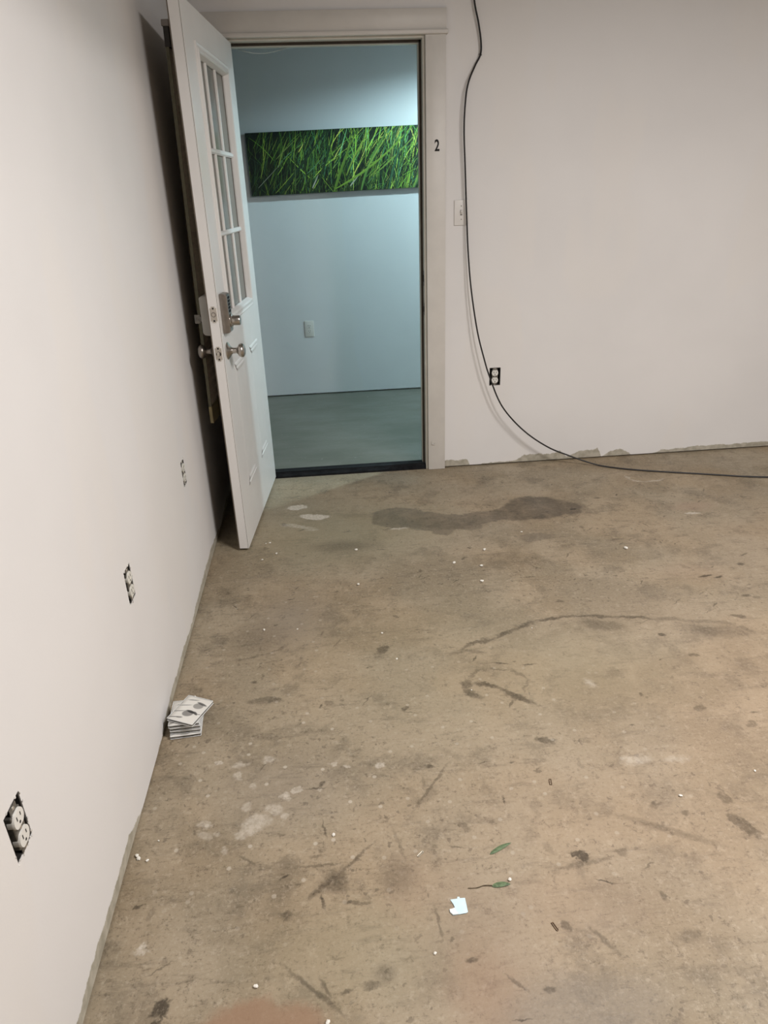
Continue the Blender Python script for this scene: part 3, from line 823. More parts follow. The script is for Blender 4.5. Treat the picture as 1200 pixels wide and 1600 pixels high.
CWID, CHEI, CDEP = 1.50, 0.386, 0.038
cv = empty('canvas_print', (0.122, HY, 1.424))
cv.rotation_euler = (0, -math.radians(0.95), 0)
tag(cv, 'long canvas print of green grass blades hanging in the hall', 'picture')
bm = bmesh.new(); box(bm, 0, CWID, -CDEP, -0.001, 0, CHEI, bev=0.002)
obj('stretched_canvas', bm, M_CANVAS, cv)
rnd = random.Random(11)
verts, faces, fcol = [], [], []
def blade(x, y, L, ang, curve, w, col, layer):
    n = 7
    px, py, a = x, y, ang
    pts = []
    for k in range(n+1):
        pts.append((px, py, a))
        px += math.cos(a)*L/n; py += math.sin(a)*L/n; a += curve/n
    def wid(u): return w*min(1.0, 0.35+u*3)*(1-u)**0.6
    yy = -CDEP-0.0002-layer*0.0000009
    for k in range(n):
        (x0, y0, a0), (x1, y1, a1) = pts[k], pts[k+1]
        w0, w1 = wid(k/n), wid((k+1)/n)
        for half in (1, -1):
            q = [(x0, y0), (x1, y1), (x1-half*math.sin(a1)*w1, y1+half*math.cos(a1)*w1), (x0-half*math.sin(a0)*w0, y0+half*math.cos(a0)*w0)]
            q = clip(q, 0.001, CWID-0.001, 0.001, CHEI-0.001)
            if len(q) < 3: continue
            base = len(verts)
            verts.extend([(u, yy, v) for u, v in q])
            faces.append(list(range(base, base+len(q))))
            s_ = 1.0 if half == 1 else 0.78
            fcol.append(tuple(c*s_ for c in col))
def lum(x, y):
    u = min(1.0, max(0.0, x/1.10))
    return (0.10+0.90*u**0.8)*(0.30+0.95*(y/CHEI))
layer = 0
greens = [(0.010, 0.035, 0.012), (0.022, 0.080, 0.020), (0.060, 0.170, 0.025), (0.13, 0.29, 0.030), (0.26, 0.45, 0.045), (0.42, 0.60, 0.085), (0.03, 0.13, 0.06), (0.09, 0.24, 0.11)]
for k in range(2600):
    f = k/2600
    x = rnd.uniform(-0.25, CWID+0.05); y = rnd.uniform(-0.22, 0.30)
    L = rnd.uniform(0.07, 0.30)
    ang = math.radians(rnd.gauss(76, 17)) if rnd.random() < 0.91 else math.radians(rnd.choice([rnd.uniform(25, 55), rnd.uniform(110, 145)]))
    c = greens[min(5, max(0, int(rnd.gauss(1.2+2.2*f, 1.6))))] if rnd.random() < 0.84 else greens[rnd.choice([6, 7])]
    l_ = lum(x+0.05, y+L*0.5)*rnd.uniform(0.5, 1.5)
    if rnd.random() < 0.36: l_ *= 0.10
    blade(x, y, L, ang, rnd.uniform(-0.7, 0.5), rnd.uniform(0.0009, 0.0040), tuple(min(0.9, v*l_*3.0) for v in c), layer)
    layer += 1
# a few large blades that carry the picture
for (x, y, L, dg, cu, w, c) in [
        (0.17, -0.02, 0.62, 46, 0.05, 0.011, (0.012, 0.045, 0.016)), (0.385, 0.02, 0.42, 90, 0.0, 0.006, (0.010, 0.030, 0.010)),
        (0.20, 0.17, 0.20, 68, -0.1, 0.006, (0.24, 0.36, 0.055)), (0.19, 0.22, 0.22, 40, -0.1, 0.004, (0.20, 0.30, 0.07)), (0.05, 0.05, 0.25, 40, 0.0, 0.003, (0.25, 0.28, 0.20)),
        (0.56, -0.02, 0.46, 68, -0.15, 0.012, (0.14, 0.27, 0.03)), (0.44, 0.0, 0.48, 66, 0.05, 0.010, (0.014, 0.05, 0.014)),
        (0.58, 0.02, 0.75, 24, 0.45, 0.009, (0.22, 0.40, 0.04)), (0.75, -0.02, 0.5, 72, -0.5, 0.010, (0.12, 0.28, 0.05)), (0.86, 0.1, 0.5, 35, 0.2, 0.006, (0.20, 0.36, 0.05)),
        (0.66, 0.1, 0.40, 62, -0.3, 0.006, (0.30, 0.44, 0.06)), (0.80, 0.12, 0.40, 58, -0.3, 0.006, (0.26, 0.42, 0.06)), (0.42, 0.03, 0.10, 60, 0.0, 0.006, (0.45, 0.48, 0.38)), (0.68, 0.03, 0.09, 45, 0.0, 0.006, (0.42, 0.46, 0.34)),
        (0.95, 0.0, 0.45, 75, -0.3, 0.010, (0.03, 0.12, 0.05)), (0.30, 0.0, 0.30, 84, 0.1, 0.004, (0.10, 0.17, 0.05)), (1.12, 0.0, 0.45, 62, 0.2, 0.010, (0.2, 0.36, 0.06)), (1.3, 0.0, 0.4, 80, 0.1, 0.010, (0.1, 0.25, 0.05))]:
    blade(x, y, L, math.radians(dg), cu, w, c, layer); layer += 8
me = bpy.data.meshes.new('printed_grass')
me.from_pydata(verts, [], faces)
ca = me.color_attributes.new('tone', 'FLOAT_COLOR', 'CORNER')
li = 0
for p, c in zip(me.polygons, fcol):
    for _ in p.loop_indices:
        ca.data[li].color = (*c, 1); li += 1
mg, t, b = new_mat('grass_print_ink')
at = node(t, 'ShaderNodeVertexColor', layer_name='tone')
link(t, at.outputs[0], b.inputs['Base Color'])
b.inputs['Roughness'].default_value = 0.55
me.materials.append(mg)
pg = bpy.data.objects.new('printed_grass', me); C.objects.link(pg); pg.parent = cv
pg['label'] = 'printed picture of tangled green grass'

# ------------------------------------------------------------------ outlets and switch
def rounded_face(bm, cx, cz, w, h, y0, y1, flat=0.82, n=28):
    """duplex receptacle face: a disc cut flat above and below, in the xz plane"""
    pts = []
    for k in range(n):
        a = 2*PI*k/n
        x = math.cos(a)*w/2; z = math.sin(a)*w/2
        z = max(-h/2, min(h/2, z))
        pts.append((cx+x, cz+z))
    f = [bm.verts.new((x, y1, z)) for x, z in pts]
    m_ = [bm.verts.new((cx+(x-cx)*1.03, y1+(y0-y1)*0.25, cz+(z-cz)*1.03)) for x, z in pts]
    k_ = [bm.verts.new((cx+(x-cx)*1.03, y0, cz+(z-cz)*1.03)) for x, z in pts]
    bm.faces.new(f)
    for r0, r1 in ((f, m_), (m_, k_)):
        for k in range(n):
            bm.faces.new((r0[k], r0[(k+1) % n], r1[(k+1) % n], r1[k]))

def duplex(root, y, mat):
    """two receptacle faces with slots; wall plane y=0, room at -y"""
    for cz in (0.0195, -0.0195):
        bm = bmesh.new(); rounded_face(bm, 0, cz, 0.0345, 0.0285, y+0.012, y)
        f = obj('receptacle_face', bm, mat, root, smooth=False)
        for sx, hh_ in ((-0.0065, 0.0085), (0.0065, 0.0070)):
            bm = bmesh.new(); box(bm, sx-0.0012, sx+0.0012, y-0.0003, y+0.004, cz+0.002-hh_/2+0.002, cz+0.002+hh_/2+0.002)
            obj('slot', bm, M_SLOT, f)
        bm = bmesh.new(); lathe(bm, [(0, 0.0026), (0.0042, 0.0026)], (0, y-0.0003, cz-0.0075), (0, 1, 0), 12)
        obj('ground_hole', bm, M_SLOT, f)

def bare_outlet(loc, rz, label, seed, mat, tilt=0.0, proud=0.004, crumbs=1.0):
    root = empty('wall_outlet', loc, rz)
    tag(root, label, 'outlet')
    bm = bmesh.new()
    w, h, d, tk = HW-0.0008, HH-0.0008, 0.046, 0.002
    box(bm, -w, -w+tk, 0.001, d, -h, h); box(bm, w-tk, w, 0.001, d, -h, h)
    box(bm, -w, w, 0.001, d, h-tk, h); box(bm, -w, w, 0.001, d, -h, -h+tk)
    box(bm, -w, w, d-tk, d, -h, h)
    obj('outlet_box', bm, M_BOX, root)
    dev = empty('device', (0, 0, 0)); dev.parent = root
    bpy.data.objects.remove(dev)
    bm = bmesh.new()
    box(bm, -0.0165, 0.0165, 0.004-proud, 0.032, -0.0345, 0.0345, bev=0.002)
    obj('receptacle_body', bm, M_STRAP, root)
    bm = bmesh.new()
    box(bm, -0.0115, 0.0115, 0.0055-proud, 0.0070-proud, -0.0465, 0.0465)
    st_ = obj('strap', bm, M_STRAP, root)
    for s_ in (-1, 1):
        bm = bmesh.new(); lathe(bm, [(0, 0.0036), (0.0012, 0.0030), (0.0014, 0)], (0, 0.0055-proud, s_*0.0415), (0, -1, 0), 12)
        obj('screw', bm, M_PLATE, st_)
    duplex(root, 0.001-proud, mat)
    bm = bmesh.new(); lathe(bm, [(0, 0.0034), (0.0016, 0.0030), (0.0018, 0)], (0, 0.004-proud, 0), (0, -1, 0), 12)
    obj('centre_screw', bm, M_PLATE, root)
    # torn drywall edge round the cut-out
    r_ = random.Random(seed)
    bm = bmesh.new()
    for k in range(int(26*crumbs)):
        side = r_.choice(['t', 'b', 'b', 'l', 'r'])
        if side in 'tb':
            x = r_.uniform(-HW, HW); z = (HH if side == 't' else -HH) + r_.uniform(-0.002, 0.004)*(1 if side == 't' else -1)
        else:
            z = r_.uniform(-HH, HH); x = (HW if side == 'r' else -HW)*r_.uniform(1.0, 1.08)
        s_ = r_.uniform(0.0010, 0.0030)
        M_ = Matrix.Translation((x, r_.uniform(-0.001, 0.001), z)) @ Matrix.Rotation(r_.uniform(0, PI), 4, 'Y') @ Matrix.Rotation(r_.uniform(-0.6, 0.6), 4, 'X') @ Matrix.Diagonal((s_*r_.uniform(0.6, 1.8), s_*0.5, s_, 1))
        v0 = len(bm.verts)
        bmesh.ops.create_icosphere(bm, subdivisions=1, radius=1.0, matrix=M_)
        mi = 0 if r_.random() < 0.55 else 1
        for f in bm.faces:
            if f.index == -1: f.material_index = mi
    e = obj('torn_edge', bm, [M_CHIP, M_GREYCHIP], root); e['kind'] = 'stuff'
    return root

# left-wall outlets face +x : local -y must point to +x, so turn by +90 degrees
for k, ((y, z), lab, mt) in enumerate(zip(OUT_L,
        ['coverless white outlet in a dark box, nearest and largest on the left wall',
         'coverless outlet in the left wall above the floor, middle of three',
         'coverless outlet in the left wall closest to the open door'], (M_PLASTIC, M_OLDPLASTIC, M_OLDPLASTIC))):
    bare_outlet((0, y, z), PI/2, lab, 5+k, mt, proud=(0.007, 0.005, 0.004)[k])
bare_outlet((OUT_B[0], 0, OUT_B[1]), 0, 'coverless white outlet in a black box behind the hanging cord', 21, M_PLASTIC, proud=0.003, crumbs=0.5)

# hall outlet with its cover
ho = empty('wall_outlet', (0.446, HY, 0.505)); tag(ho, 'white outlet with cover plate on the hall wall below the grass picture', 'outlet')
bm = bmesh.new(); box(bm, -0.035, 0.035, -0.0065, 0.0, -0.0585, 0.0585, bev=0.0035, seg_=3)
cp = obj('cover_plate', bm, M_PLASTIC, ho, smooth=True)
duplex(ho, -0.0085, M_PLASTIC)
bm = bmesh.new(); lathe(bm, [(0, 0.003), (0.001, 0.0026), (0.0012, 0)], (0, -0.0065, 0), (0, -1, 0), 12)
obj('screw', bm, M_PLATE, cp)

sw = empty('light_switch', (1.2525, 0, 1.319)); tag(sw, 'white toggle light switch plate beside the door casing', 'switch')
bm = bmesh.new(); box(bm, -0.035, 0.035, -0.0055, 0.0, -0.0575, 0.0575, bev=0.003, seg_=3)
pl = obj('switch_plate', bm, M_SWITCH, sw, smooth=True)
bm = bmesh.new(); box(bm, -0.0052, 0.0052, -0.0060, -0.004, -0.0125, 0.0125)
obj('toggle_opening', bm, M_GREYCHIP, pl)
bm = bmesh.new()
pts_ = [(-0.0055, -0.006), (-0.0165, 0.006), (-0.0150, 0.0105), (-0.0055, 0.007)]
a = [bm.verts.new((-0.0042, y, z)) for y, z in pts_]; b = [bm.verts.new((0.0042, y, z)) for y, z in pts_]
bm.faces.new(a); bm.faces.new(b)
for k in range(4): bm.faces.new((a[k], a[(k+1) % 4], b[(k+1) % 4], b[k]))
obj('toggle', bm, M_SWITCH, sw)
for s_ in (-1, 1):
    bm = bmesh.new(); lathe(bm, [(0, 0.0030), (0.0010, 0.0026), (0.0012, 0)], (0, -0.0055, s_*0.030), (0, -1, 0), 12)
    obj('screw', bm, M_GREYCHIP, pl)

# numeral on the casing
fc = bpy.data.curves.new('door_numeral', 'FONT')
fc.body = '2'
fc.align_x = 'CENTER'
fc.extrude = 0.0
fc.offset = 0.022
fo = bpy.data.objects.new('numeral_tmp', fc); C.objects.link(fo)
bpy.context.view_layer.update()
me = bpy.data.meshes.new_from_object(fo.evaluated_get(bpy.context.evaluated_depsgraph_get()))
bpy.data.objects.remove(fo, do_unlink=True)
xs = [v.co.x for v in me.vertices]; ys = [v.co.y for v in me.vertices]
cxm, cym, wx, wy = (min(xs)+max(xs))/2, min(ys), max(xs)-min(xs), max(ys)-min(ys)
bm = bmesh.new(); bm.from_mesh(me)
for v in bm.verts:
    v.co = Vector(((v.co.x-cxm)/wx*0.0225, 0, (v.co.y-cym)/wy*0.049))
r_ = bmesh.ops.extrude_face_region(bm, geom=bm.faces[:])
for v in [g for g in r_['geom'] if isinstance(g, bmesh.types.BMVert)]:
    v.co.y -= 0.0012
nu = obj('door_numeral', bm, M_NUM)
nu.location = (1.1325, -0.0171, 1.588)
tag(nu, 'small black numeral two stuck on the right door casing', 'numeral')

# small clip low on the casing
cl = empty('cable_clip', (1.1075, -0.017, 0.158)); tag(cl, 'tiny off-white clip low on the right door casing', 'clip')
bm = bmesh.new(); box(bm, -0.009, -0.006, -0.006, 0, -0.009, 0.009, bev=0.0008)
obj('base', bm, M_TRIM, cl)
bm = bmesh.new(); box(bm, -0.006, 0.010, -0.007, -0.001, -0.010, -0.006, bev=0.0008)
box(bm, 0.007, 0.010, -0.007, -0.001, -0.006, 0.001, bev=0.0008)
obj('hook', bm, M_TRIM, cl)

# ------------------------------------------------------------------ black cord
CORD = [(1.262, -0.010, ZC), (1.270, -0.012, 2.6), (1.285, -0.014, 2.30), (1.2975, -0.016, 2.168), (1.318, -0.016, 2.085), (1.331, -0.014, 2.015), (1.3302, -0.012, 1.968), (1.307, -0.014, 1.927), (1.276, -0.022, 1.862), (1.262, -0.028, 1.790), (1.257, -0.028, 1.672)]
CORD += [(1.2650, -0.026, 1.510), (1.2750, -0.024, 1.315), (1.2845, -0.030, 1.137), (1.3010, -0.042, 0.958), (1.3330, -0.056, 0.758), (1.3700, -0.066, 0.615), (1.3990, -0.070, 0.525), (1.4570, -0.074, 0.385), (1.5260, -0.078, 0.288), (1.6230, -0.082, 0.193), (1.7400, -0.086, 0.112), (1.8440, -0.090, 0.0640)]
CORD += [(1.950, -0.110, 0.024), (2.040, -0.150, 0.0055), (2.200, -0.235, 0.0045), (2.500, -0.346, 0.0045), (2.800, -0.445, 0.0045), (3.3, -0.52, 0.0045), (4.0, -0.50, 0.0045), (4.4, -0.55, 0.0045)]
pts = spline(CORD, 12)
bm = bmesh.new()
tube(bm, pts, 0.0041, 8)
cd = obj('power_cord', bm, M_CORD, smooth=True)
tag(cd, 'long black cord drooping down the back wall and out across the floor', 'cord')
# staple that pins the cord by the casing
st0 = empty('cable_staple', (1.3302, 0, 1.968)); tag(st0, 'small black staple pinning the cord to the wall above the switch', 'staple')
bm = bmesh.new(); tube(bm, [(-0.006, 0.0, 0.002), (-0.006, -0.014, 0.002), (-0.003, -0.0172, 0.001), (0.003, -0.0172, -0.001), (0.006, -0.014, -0.002), (0.006, 0.0, -0.002)], 0.0009, 6)
obj('staple_wire', bm, M_BLACK, st0)

# thin wire sagging under the door head and a wisp of cobweb in the corner
bm = bmesh.new(); tube(bm, spline([(0.235, 0.100, 2.036), (0.27, 0.100, 2.020), (0.33, 0.100, 2.0085), (0.39, 0.100, 2.010), (0.45, 0.100, 2.022), (0.50, 0.100, 2.037)], 6), 0.0013, 6)
tag(obj('thin_wire', bm, M_THREAD, smooth=True), 'thin pale wire sagging under the head of the doorway', 'wire')
bm = bmesh.new()
r_ = random.Random(4)
for k in range(11):
    u = r_.uniform(0.01, 0.07)
    p0 = Vector((JX1-0.0005, 0.11+r_.uniform(-0.012, 0.02), JZ-u)); p1 = Vector((JX1-u*r_.uniform(0.8, 1.3), 0.11+r_.uniform(-0.012, 0.02), JZ-0.0005))
    m_ = (p0+p1)/2 + Vector((r_.uniform(-0.006, 0.010), 0, -r_.uniform(0.002, 0.012)))
    tube(bm, spline([p0, m_, p1], 4), r_.uniform(0.0002, 0.00045), 4)
web = tag(obj('cobweb', bm, M_WEB), 'wisp of cobweb in the upper right corner of the doorway', 'cobweb', kind='stuff')

# ------------------------------------------------------------------ stack of wrapped packs by the wall
def print_material():
    m, t, b = new_mat('pack_card_print')
    tc = node(t, 'ShaderNodeTexCoord').outputs['Object']
    P = node(t, 'ShaderNodeVectorMath', {0: tc, 1: (1, 1, 0)}, operation='MULTIPLY').outputs[0]
    grey = all_blobs(t, P, [(.002, -.016, .017, .013, 10, .12, .9), (.014, .020, .016, .012, 0, .12, .75)])
    col = mixc(t, grey, (0.83, 0.81, 0.77, 1), (0.27, 0.26, 0.25, 1))
    dk = all_blobs(t, P, [(.010, -.008, .018, .0045, -8, .3, .95), (.024, -.010, .010, .004, -30, .3, .9), (.020, .031, .018, .004, -12, .3, .8)]
               + [seg(-.045, -.022, -.012, -.008, .0012, .4, .9), seg(-.044, -.046, -.012, -.036, .0014, .4, .9), seg(-.042, .006, -.008, .019, .0012, .4, .85), seg(-.030, .036, .0, .043, .0014, .4, .9), seg(-.02, -.040, -.004, -.036, .003, .4, .7), seg(.030, -.012, .042, -.010, .0012, .4, .8)])
    col = mixc(t, dk, col, (0.03, 0.03, 0.03, 1))
    link(t, col, b.inputs['Base Color'])
    b.inputs['Roughness'].default_value = 0.5
    return m
M_PRINT = print_material()
M_CARD = plain('pack_card_grey', (0.50, 0.49, 0.46), 0.6, var=0.3, scale=50)
PW, PD = 0.086, 0.108
packs = [  # x, y, z0, turn, label
    (0.0640, -1.9730, 0.0015, 4.0, 'bottom pack of the small stack, lying on the concrete floor'),
    (0.0665, -1.9660, 0.0125, 1.0, 'second pack from the floor in the small stack by the wall'),
    (0.0655, -1.9650, 0.0235, 2.5, 'middle pack of the small stack by the left wall'),
    (0.0635, -1.9650, 0.0345, 2.0, 'fourth pack of the stack, white card peeking out under the top one'),
    (0.0790, -1.9690, 0.0455, -26.0, 'top pack of the stack, white card with two grey pictures, turned askew'),
]
for k, (x, y, z0, rz, lab) in enumerate(packs):
    pk = empty('wrapped_pack', (x, y, z0), math.radians(rz)); tag(pk, lab, 'pack', 'wrapped packs stacked by the left wall')
    bm = bmesh.new(); box(bm, -PW/2+0.003, PW/2-0.003, -PD/2+0.003, PD/2-0.003, 0.0018, 0.0072)
    obj('tray', bm, M_CARD, pk)
    bm = bmesh.new(); box(bm, -PW/2+0.0015, PW/2-0.0015, -PD/2+0.0015, PD/2-0.0015, 0.0076, 0.0092)
    obj('printed_card', bm, M_PRINT, pk)
    bm = bmesh.new()
    bmesh.ops.create_grid(bm, x_segments=10, y_segments=12, size=0.5)
    r_ = random.Random(30+k)
    bm.free(); bm = bmesh.new(); box(bm, -PW/2, PW/2, -PD/2, PD/2, 0.0, 0.0104, bev=0.0018)
    bmesh.ops.subdivide_edges(bm, edges=[e for e in bm.edges if e.calc_length() > 0.05], cuts=5, use_grid_fill=True)
    for v in bm.verts:
        v.co += Vector((r_.uniform(-1, 1)*0.0006, r_.uniform(-1, 1)*0.0006, r_.uniform(-0.0003, 0.0002)))
    obj('clear_wrap', bm, M_WRAP, pk, smooth=True)
    bm = bmesh.new()
    for sx in (-1, 1):
        box(bm, sx*PW/2-0.0009, sx*PW/2+0.0009, -PD/2, PD/2, 0.0007, 0.0021)
        box(bm, -PW/2, PW/2, sx*PD/2-0.0009, sx*PD/2+0.0009, 0.0007, 0.0021)
        box(bm, sx*PW/2-0.0007, sx*PW/2+0.0007, -PD/2, PD/2, 0.0088, 0.0100)
        box(bm, -PW/2, PW/2, sx*PD/2-0.0007, sx*PD/2+0.0007, 0.0088, 0.0100)
    obj('wrap_seam', bm, M_SCRAPW, pk)

# ------------------------------------------------------------------ litter on the floor
def sheet(poly, th, mat, name, warp=0.0, seed=0):
    bm = bmesh.new(); prism(bm, poly, 0.0, th)
    r_ = random.Random(seed)
    top = {}
    for v in bm.verts:
        k = (round(v.co.x, 5), round(v.co.y, 5))
        if k not in top: top[k] = r_.uniform(0, warp)
        v.co.z += top[k]
    return bm
pc = empty('paper_scrap', (0.7530, -2.6390, 0.0006)); tag(pc, 'torn scrap of pale blue paper lying on the concrete', 'paper scrap')
bm = sheet([(-.0150, .0165), (.0005, .0168), (.0015, .0212), (.0062, .0205), (.0065, .0170), (.0180, .0172), (.0180, -.0165), (.0125, -.0195), (-.0155, -.0205), (-.0210, -.0135), (-.0208, -.0065), (-.0150, -.0055), (-.0085, -.0035), (-.0100, .0040)], 0.0007, M_SCRAP, 'p', 0.0016, 3)
obj('blue_sheet', bm, M_SCRAP, pc)
bm = sheet([(-.0205, -.0132), (-.0155, -.0200), (-.0030, -.0196), (-.0075, -.0120), (-.0092, -.0045), (-.0150, -.0060), (-.0204, -.0068)], 0.0006, M_SCRAPW, 'q', 0.0005, 4)
w_ = obj('torn_white_edge', bm, M_SCRAPW, pc); w_.location = (0, 0, 0.0019)

def leaf(loc, ang, L, w, label, stem):
    r = empty('leaf_blade', (*loc, 0.0008), ang); tag(r, label, 'leaf')
    bm = bmesh.new()
    n = 10
    rows_ = []
    for k in range(n+1):
        u = k/n
        ww = w*(math.sin(PI*min(1, u*0.9+0.1))**0.7)*(0.35 if u == 0 else 1) + 0.0003
        x = -L/2 + L*u
        z = 0.0006 + 0.0012*math.sin(PI*u)
        c = 0.002*math.sin(u*2.5)
        rows_.append([bm.verts.new((x, c-ww, z)), bm.verts.new((x, c, z+0.0008)), bm.verts.new((x, c+ww, z)), bm.verts.new((x, c, z-0.0004))])
    for a_, b_ in zip(rows_, rows_[1:]):
        for k in range(4):
            bm.faces.new((a_[k], a_[(k+1) % 4], b_[(k+1) % 4], b_[k]))
    bm.faces.new(rows_[0]); bm.faces.new(rows_[-1])
    obj('blade', bm, M_LEAF, r)
    if stem:
        bm = bmesh.new(); tube(bm, spline([(-L/2, 0.001, 0.001), (-L/2-0.018, 0.003, 0.001), (-L/2-0.034, -0.001, 0.001), (-L/2-0.055, 0.0, 0.001)], 4), [0.0013]*5+[0.001]*4+[0.0007]*4, 6)
        obj('stem', bm, M_STEM, r)
leaf((0.880, -2.506), math.radians(23), 0.062, 0.0052, 'thin green leaf without a stem, slanting on the floor', False)
leaf((0.858, -2.601), math.radians(-1), 0.042, 0.0062, 'broad short green leaf with brown stem near the blue paper', True)

def staple(loc, ang, L, w, mat, label):
    r = empty('wire_staple', (*loc, 0.0), ang); tag(r, label, 'staple')
    bm = bmesh.new(); tube(bm, [(-L/2, -w/2, 0.0012), (L/2-0.001, -w/2, 0.0012), (L/2, -w/2+0.001, 0.0012), (L/2, w/2-0.001, 0.0012), (L/2-0.001, w/2, 0.0012), (-L/2, w/2, 0.0012)], 0.0009, 6)
    obj('staple_wire', bm, mat, r)
    bm = bmesh.new(); tube(bm, [(-L/2, -w/2, 0.0012), (-L/2+0.0005, 0, 0.0014), (-L/2, w/2, 0.0012)], 0.0007, 6)
    obj('crimp', bm, mat, r)
staple((0.689, -2.498), math.radians(42), 0.019, 0.004, M_STAPLE, 'bright bent wire staple on the floor left of the leaves')
staple((1.058, -2.320), math.radians(80), 0.020, 0.005, M_STAPLED, 'rusty wire staple on the floor, farthest of three')
staple((0.946, -2.709), math.radians(-70), 0.020, 0.004, M_STAPLED, 'rusty wire staple on pinkish concrete right of the paper')

CR = [(0.486, -2.419, .006), (0.324, -2.764, .006), (0.465, -2.846, .006), (0.880, -2.590, .0055), (0.686, -2.737, .0045), (0.617, -1.227, .008), (0.625, -0.928, .008), (1.175, -1.014, .009), (1.026, -1.107, .009), (1.106, -1.275, .009), (1.131, -1.151, .008),
      (0.680, -1.578, .005), (0.716, -1.734, .005), (1.771, -1.095, .011), (0.243, -0.799, .006), (0.277, -0.91, .007), (0.218, -0.954, .006), (0.067, -1.846, .006), (1.369, -2.406, .0055), (0.017, -2.424, .006), (0.022, -2.432, .007), (0.045, -2.440, .005), (0.261, -1.498, .006), (1.378, -0.869, .006), (0.224, -0.80, .004),
      (0.38, -1.51, .004), (0.06, -2.385, .003), (1.21, -1.62, .003), (0.93, -1.925, .003), (1.6, -2.35, .004)]
CRL = {0: 'white crumb on the floor left of the bright staple', 1: 'white crumb at the upper edge of the rusty brown patch', 2: 'white crumb at the bottom edge, right of the rusty patch', 3: 'white crumb touching the stemmed green leaf',
       4: 'white crumb on the floor below the blue paper scrap', 7: 'white crumb below the damp stain, farthest back of four', 8: 'white crumb below the damp stain, leftmost of four', 9: 'white crumb below the damp stain, nearest and brightest of four', 10: 'white crumb below the damp stain, just above the brightest one',
       11: 'white crumb just above the dark triangular spot', 12: 'white crumb just below the dark triangular spot', 13: 'large white crumb on the right, below the damp stain', 14: 'white crumb on the floor close to the open door foot', 15: 'white crumb right and in front of the door foot', 16: 'white crumb straight in front of the door foot',
       17: 'white crumb at the wall just behind the wrapped packs', 18: 'white crumb on the right, left of the oval stain', 19: 'white crumb against the left wall near the nearest outlet', 20: 'larger white crumb against the left wall near the nearest outlet', 21: 'small white crumb a little out from the left wall',
       23: 'white crumb under the small damp patch right of the stain'}
cm = []
for k in range(4):
    bm = bmesh.new()
    bmesh.ops.create_icosphere(bm, subdivisions=1, radius=1.0)
    r_ = random.Random(60+k)
    for v in bm.verts:
        v.co = Vector((v.co.x*r_.uniform(.7, 1.2), v.co.y*r_.uniform(.45, .9), v.co.z*r_.uniform(.4, .6)))
    lo_ = min(v.co.z for v in bm.verts)
    for v in bm.verts: v.co.z -= lo_
    me = bpy.data.meshes.new('drywall_crumb'); bm.to_mesh(me); bm.free(); me.materials.append(M_CRUMB); cm.append(me)
r_ = random.Random(8)
for k, (x, y, s_) in enumerate(CR):
    o = bpy.data.objects.new('drywall_crumb', cm[k % 4]); C.objects.link(o)
    o.location = (x, y, 0.0); o.rotation_euler = (0, 0, r_.uniform(0, 6.28)); o.scale = (s_, s_, s_)
    tag(o, CRL.get(k, 'tiny white drywall crumb lying loose on the open concrete floor'), 'crumb', 'white crumbs scattered over the concrete floor')

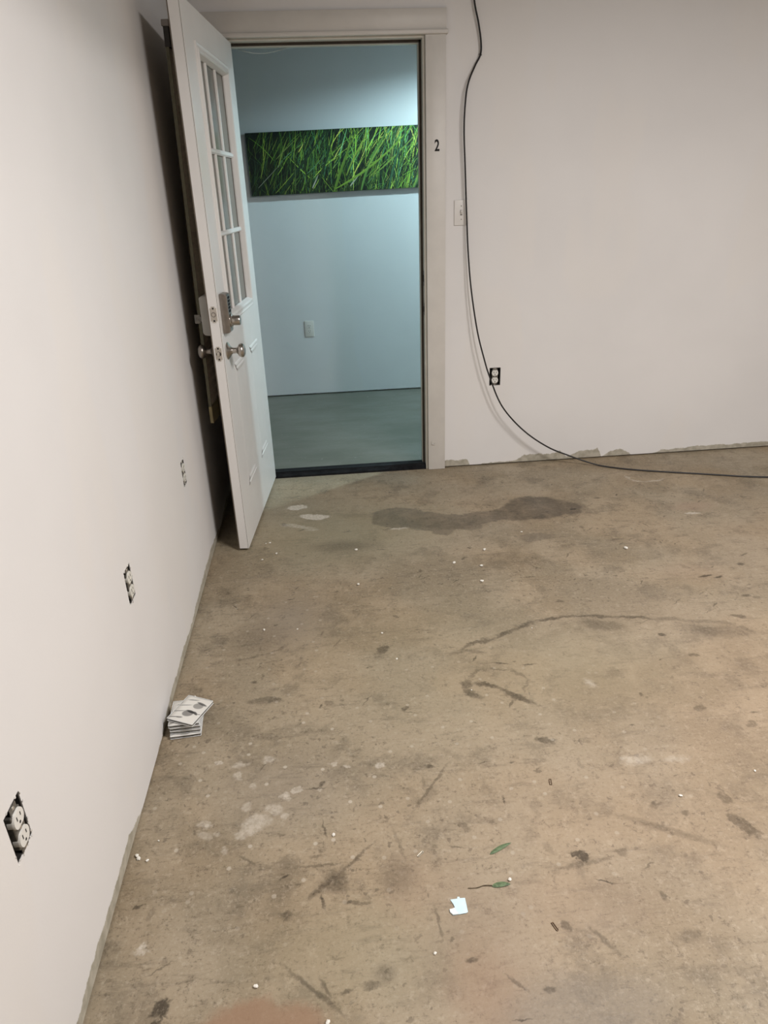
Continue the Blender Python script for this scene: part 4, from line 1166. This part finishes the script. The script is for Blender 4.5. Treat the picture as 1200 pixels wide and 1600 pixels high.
# ------------------------------------------------------------------ lamps (outside the frame; the farthest shop light is added fill)
for k, (x, y, z, L, rot, wt) in enumerate(ROOM_LIGHTS):
    lp = empty('shop_light', (x, y, z), math.radians(rot)); tag(lp, 'hanging twin-tube shop light, ' + (('in the middle of the room', 'closest to the open door', 'unseen fill added farthest from the open door')[k]), 'lamp', 'shop lights')
    bm = bmesh.new()
    pr = [(-0.115, 0.0), (-0.06, 0.055), (0.06, 0.055), (0.115, 0.0)]
    a = [bm.verts.new((-L/2-0.02, u, v)) for u, v in pr]; b = [bm.verts.new((L/2+0.02, u, v)) for u, v in pr]
    for q in range(3): bm.faces.new((a[q], a[q+1], b[q+1], b[q]))
    bm.faces.new(a); bm.faces.new(b[::-1])
    obj('hood', bm, M_HOOD, lp)
    for s_ in (-1, 1):
        bm = bmesh.new(); lathe(bm, [(0, 0.013), (L, 0.013)], (-L/2, s_*0.045, 0.022), (1, 0, 0), 12)
        obj('tube', bm, emission('tube_glow_%d%d' % (k, s_+1), ROOM_COL, 3.0), lp)
        bm = bmesh.new(); tube(bm, [(s_*L*0.4, 0, 0.055), (s_*L*0.4, 0, ZC-z)], 0.002, 6)
        obj('chain', bm, M_STRAP, lp)
    ld = bpy.data.lights.new('tube_light', 'AREA'); ld.shape = 'RECTANGLE'; ld.size = L; ld.size_y = 0.18
    ld.energy = wt; ld.color = ROOM_COL
    lo = bpy.data.objects.new('tube_light', ld); C.objects.link(lo); lo.parent = lp; lo.location = (0, 0, -0.004)
x, y, z, HR, wt = HALL_LIGHT
hl = empty('hall_light', (x, y, z)); tag(hl, 'cool white lamp hanging in the hall beyond the doorway', 'lamp')
bm = bmesh.new()
prof = [(0.035, 0.085), (0.085, 0.080), (0.14, 0.060), (HR-0.01, 0.0), (HR, -0.060)]
n = 40
rings = [[bm.verts.new((r*math.cos(2*PI*k/n), r*math.sin(2*PI*k/n), h)) for k in range(n)] for r, h in prof]
for r0, r1 in zip(rings, rings[1:]):
    for k in range(n): bm.faces.new((r0[k], r0[(k+1) % n], r1[(k+1) % n], r1[k]))
bm.faces.new(rings[0])
obj('hood', bm, M_RAILCAP, hl, smooth=True)
bm = bmesh.new(); bmesh.ops.create_uvsphere(bm, u_segments=16, v_segments=10, radius=0.012, matrix=Matrix.Translation((0, 0, 0.062)))
obj('bulb_cap', bm, M_PLATE, hl, smooth=True)
bm = bmesh.new(); tube(bm, [(0, 0, 0.085), (0, 0, HZ-z)], 0.004, 8)
obj('hanger', bm, M_STRAP, hl)
ld = bpy.data.lights.new('hall_bulb', 'POINT'); ld.shadow_soft_size = 0.03; ld.energy = wt; ld.color = HALL_COL
lo = bpy.data.objects.new('hall_bulb', ld); C.objects.link(lo); lo.parent = hl
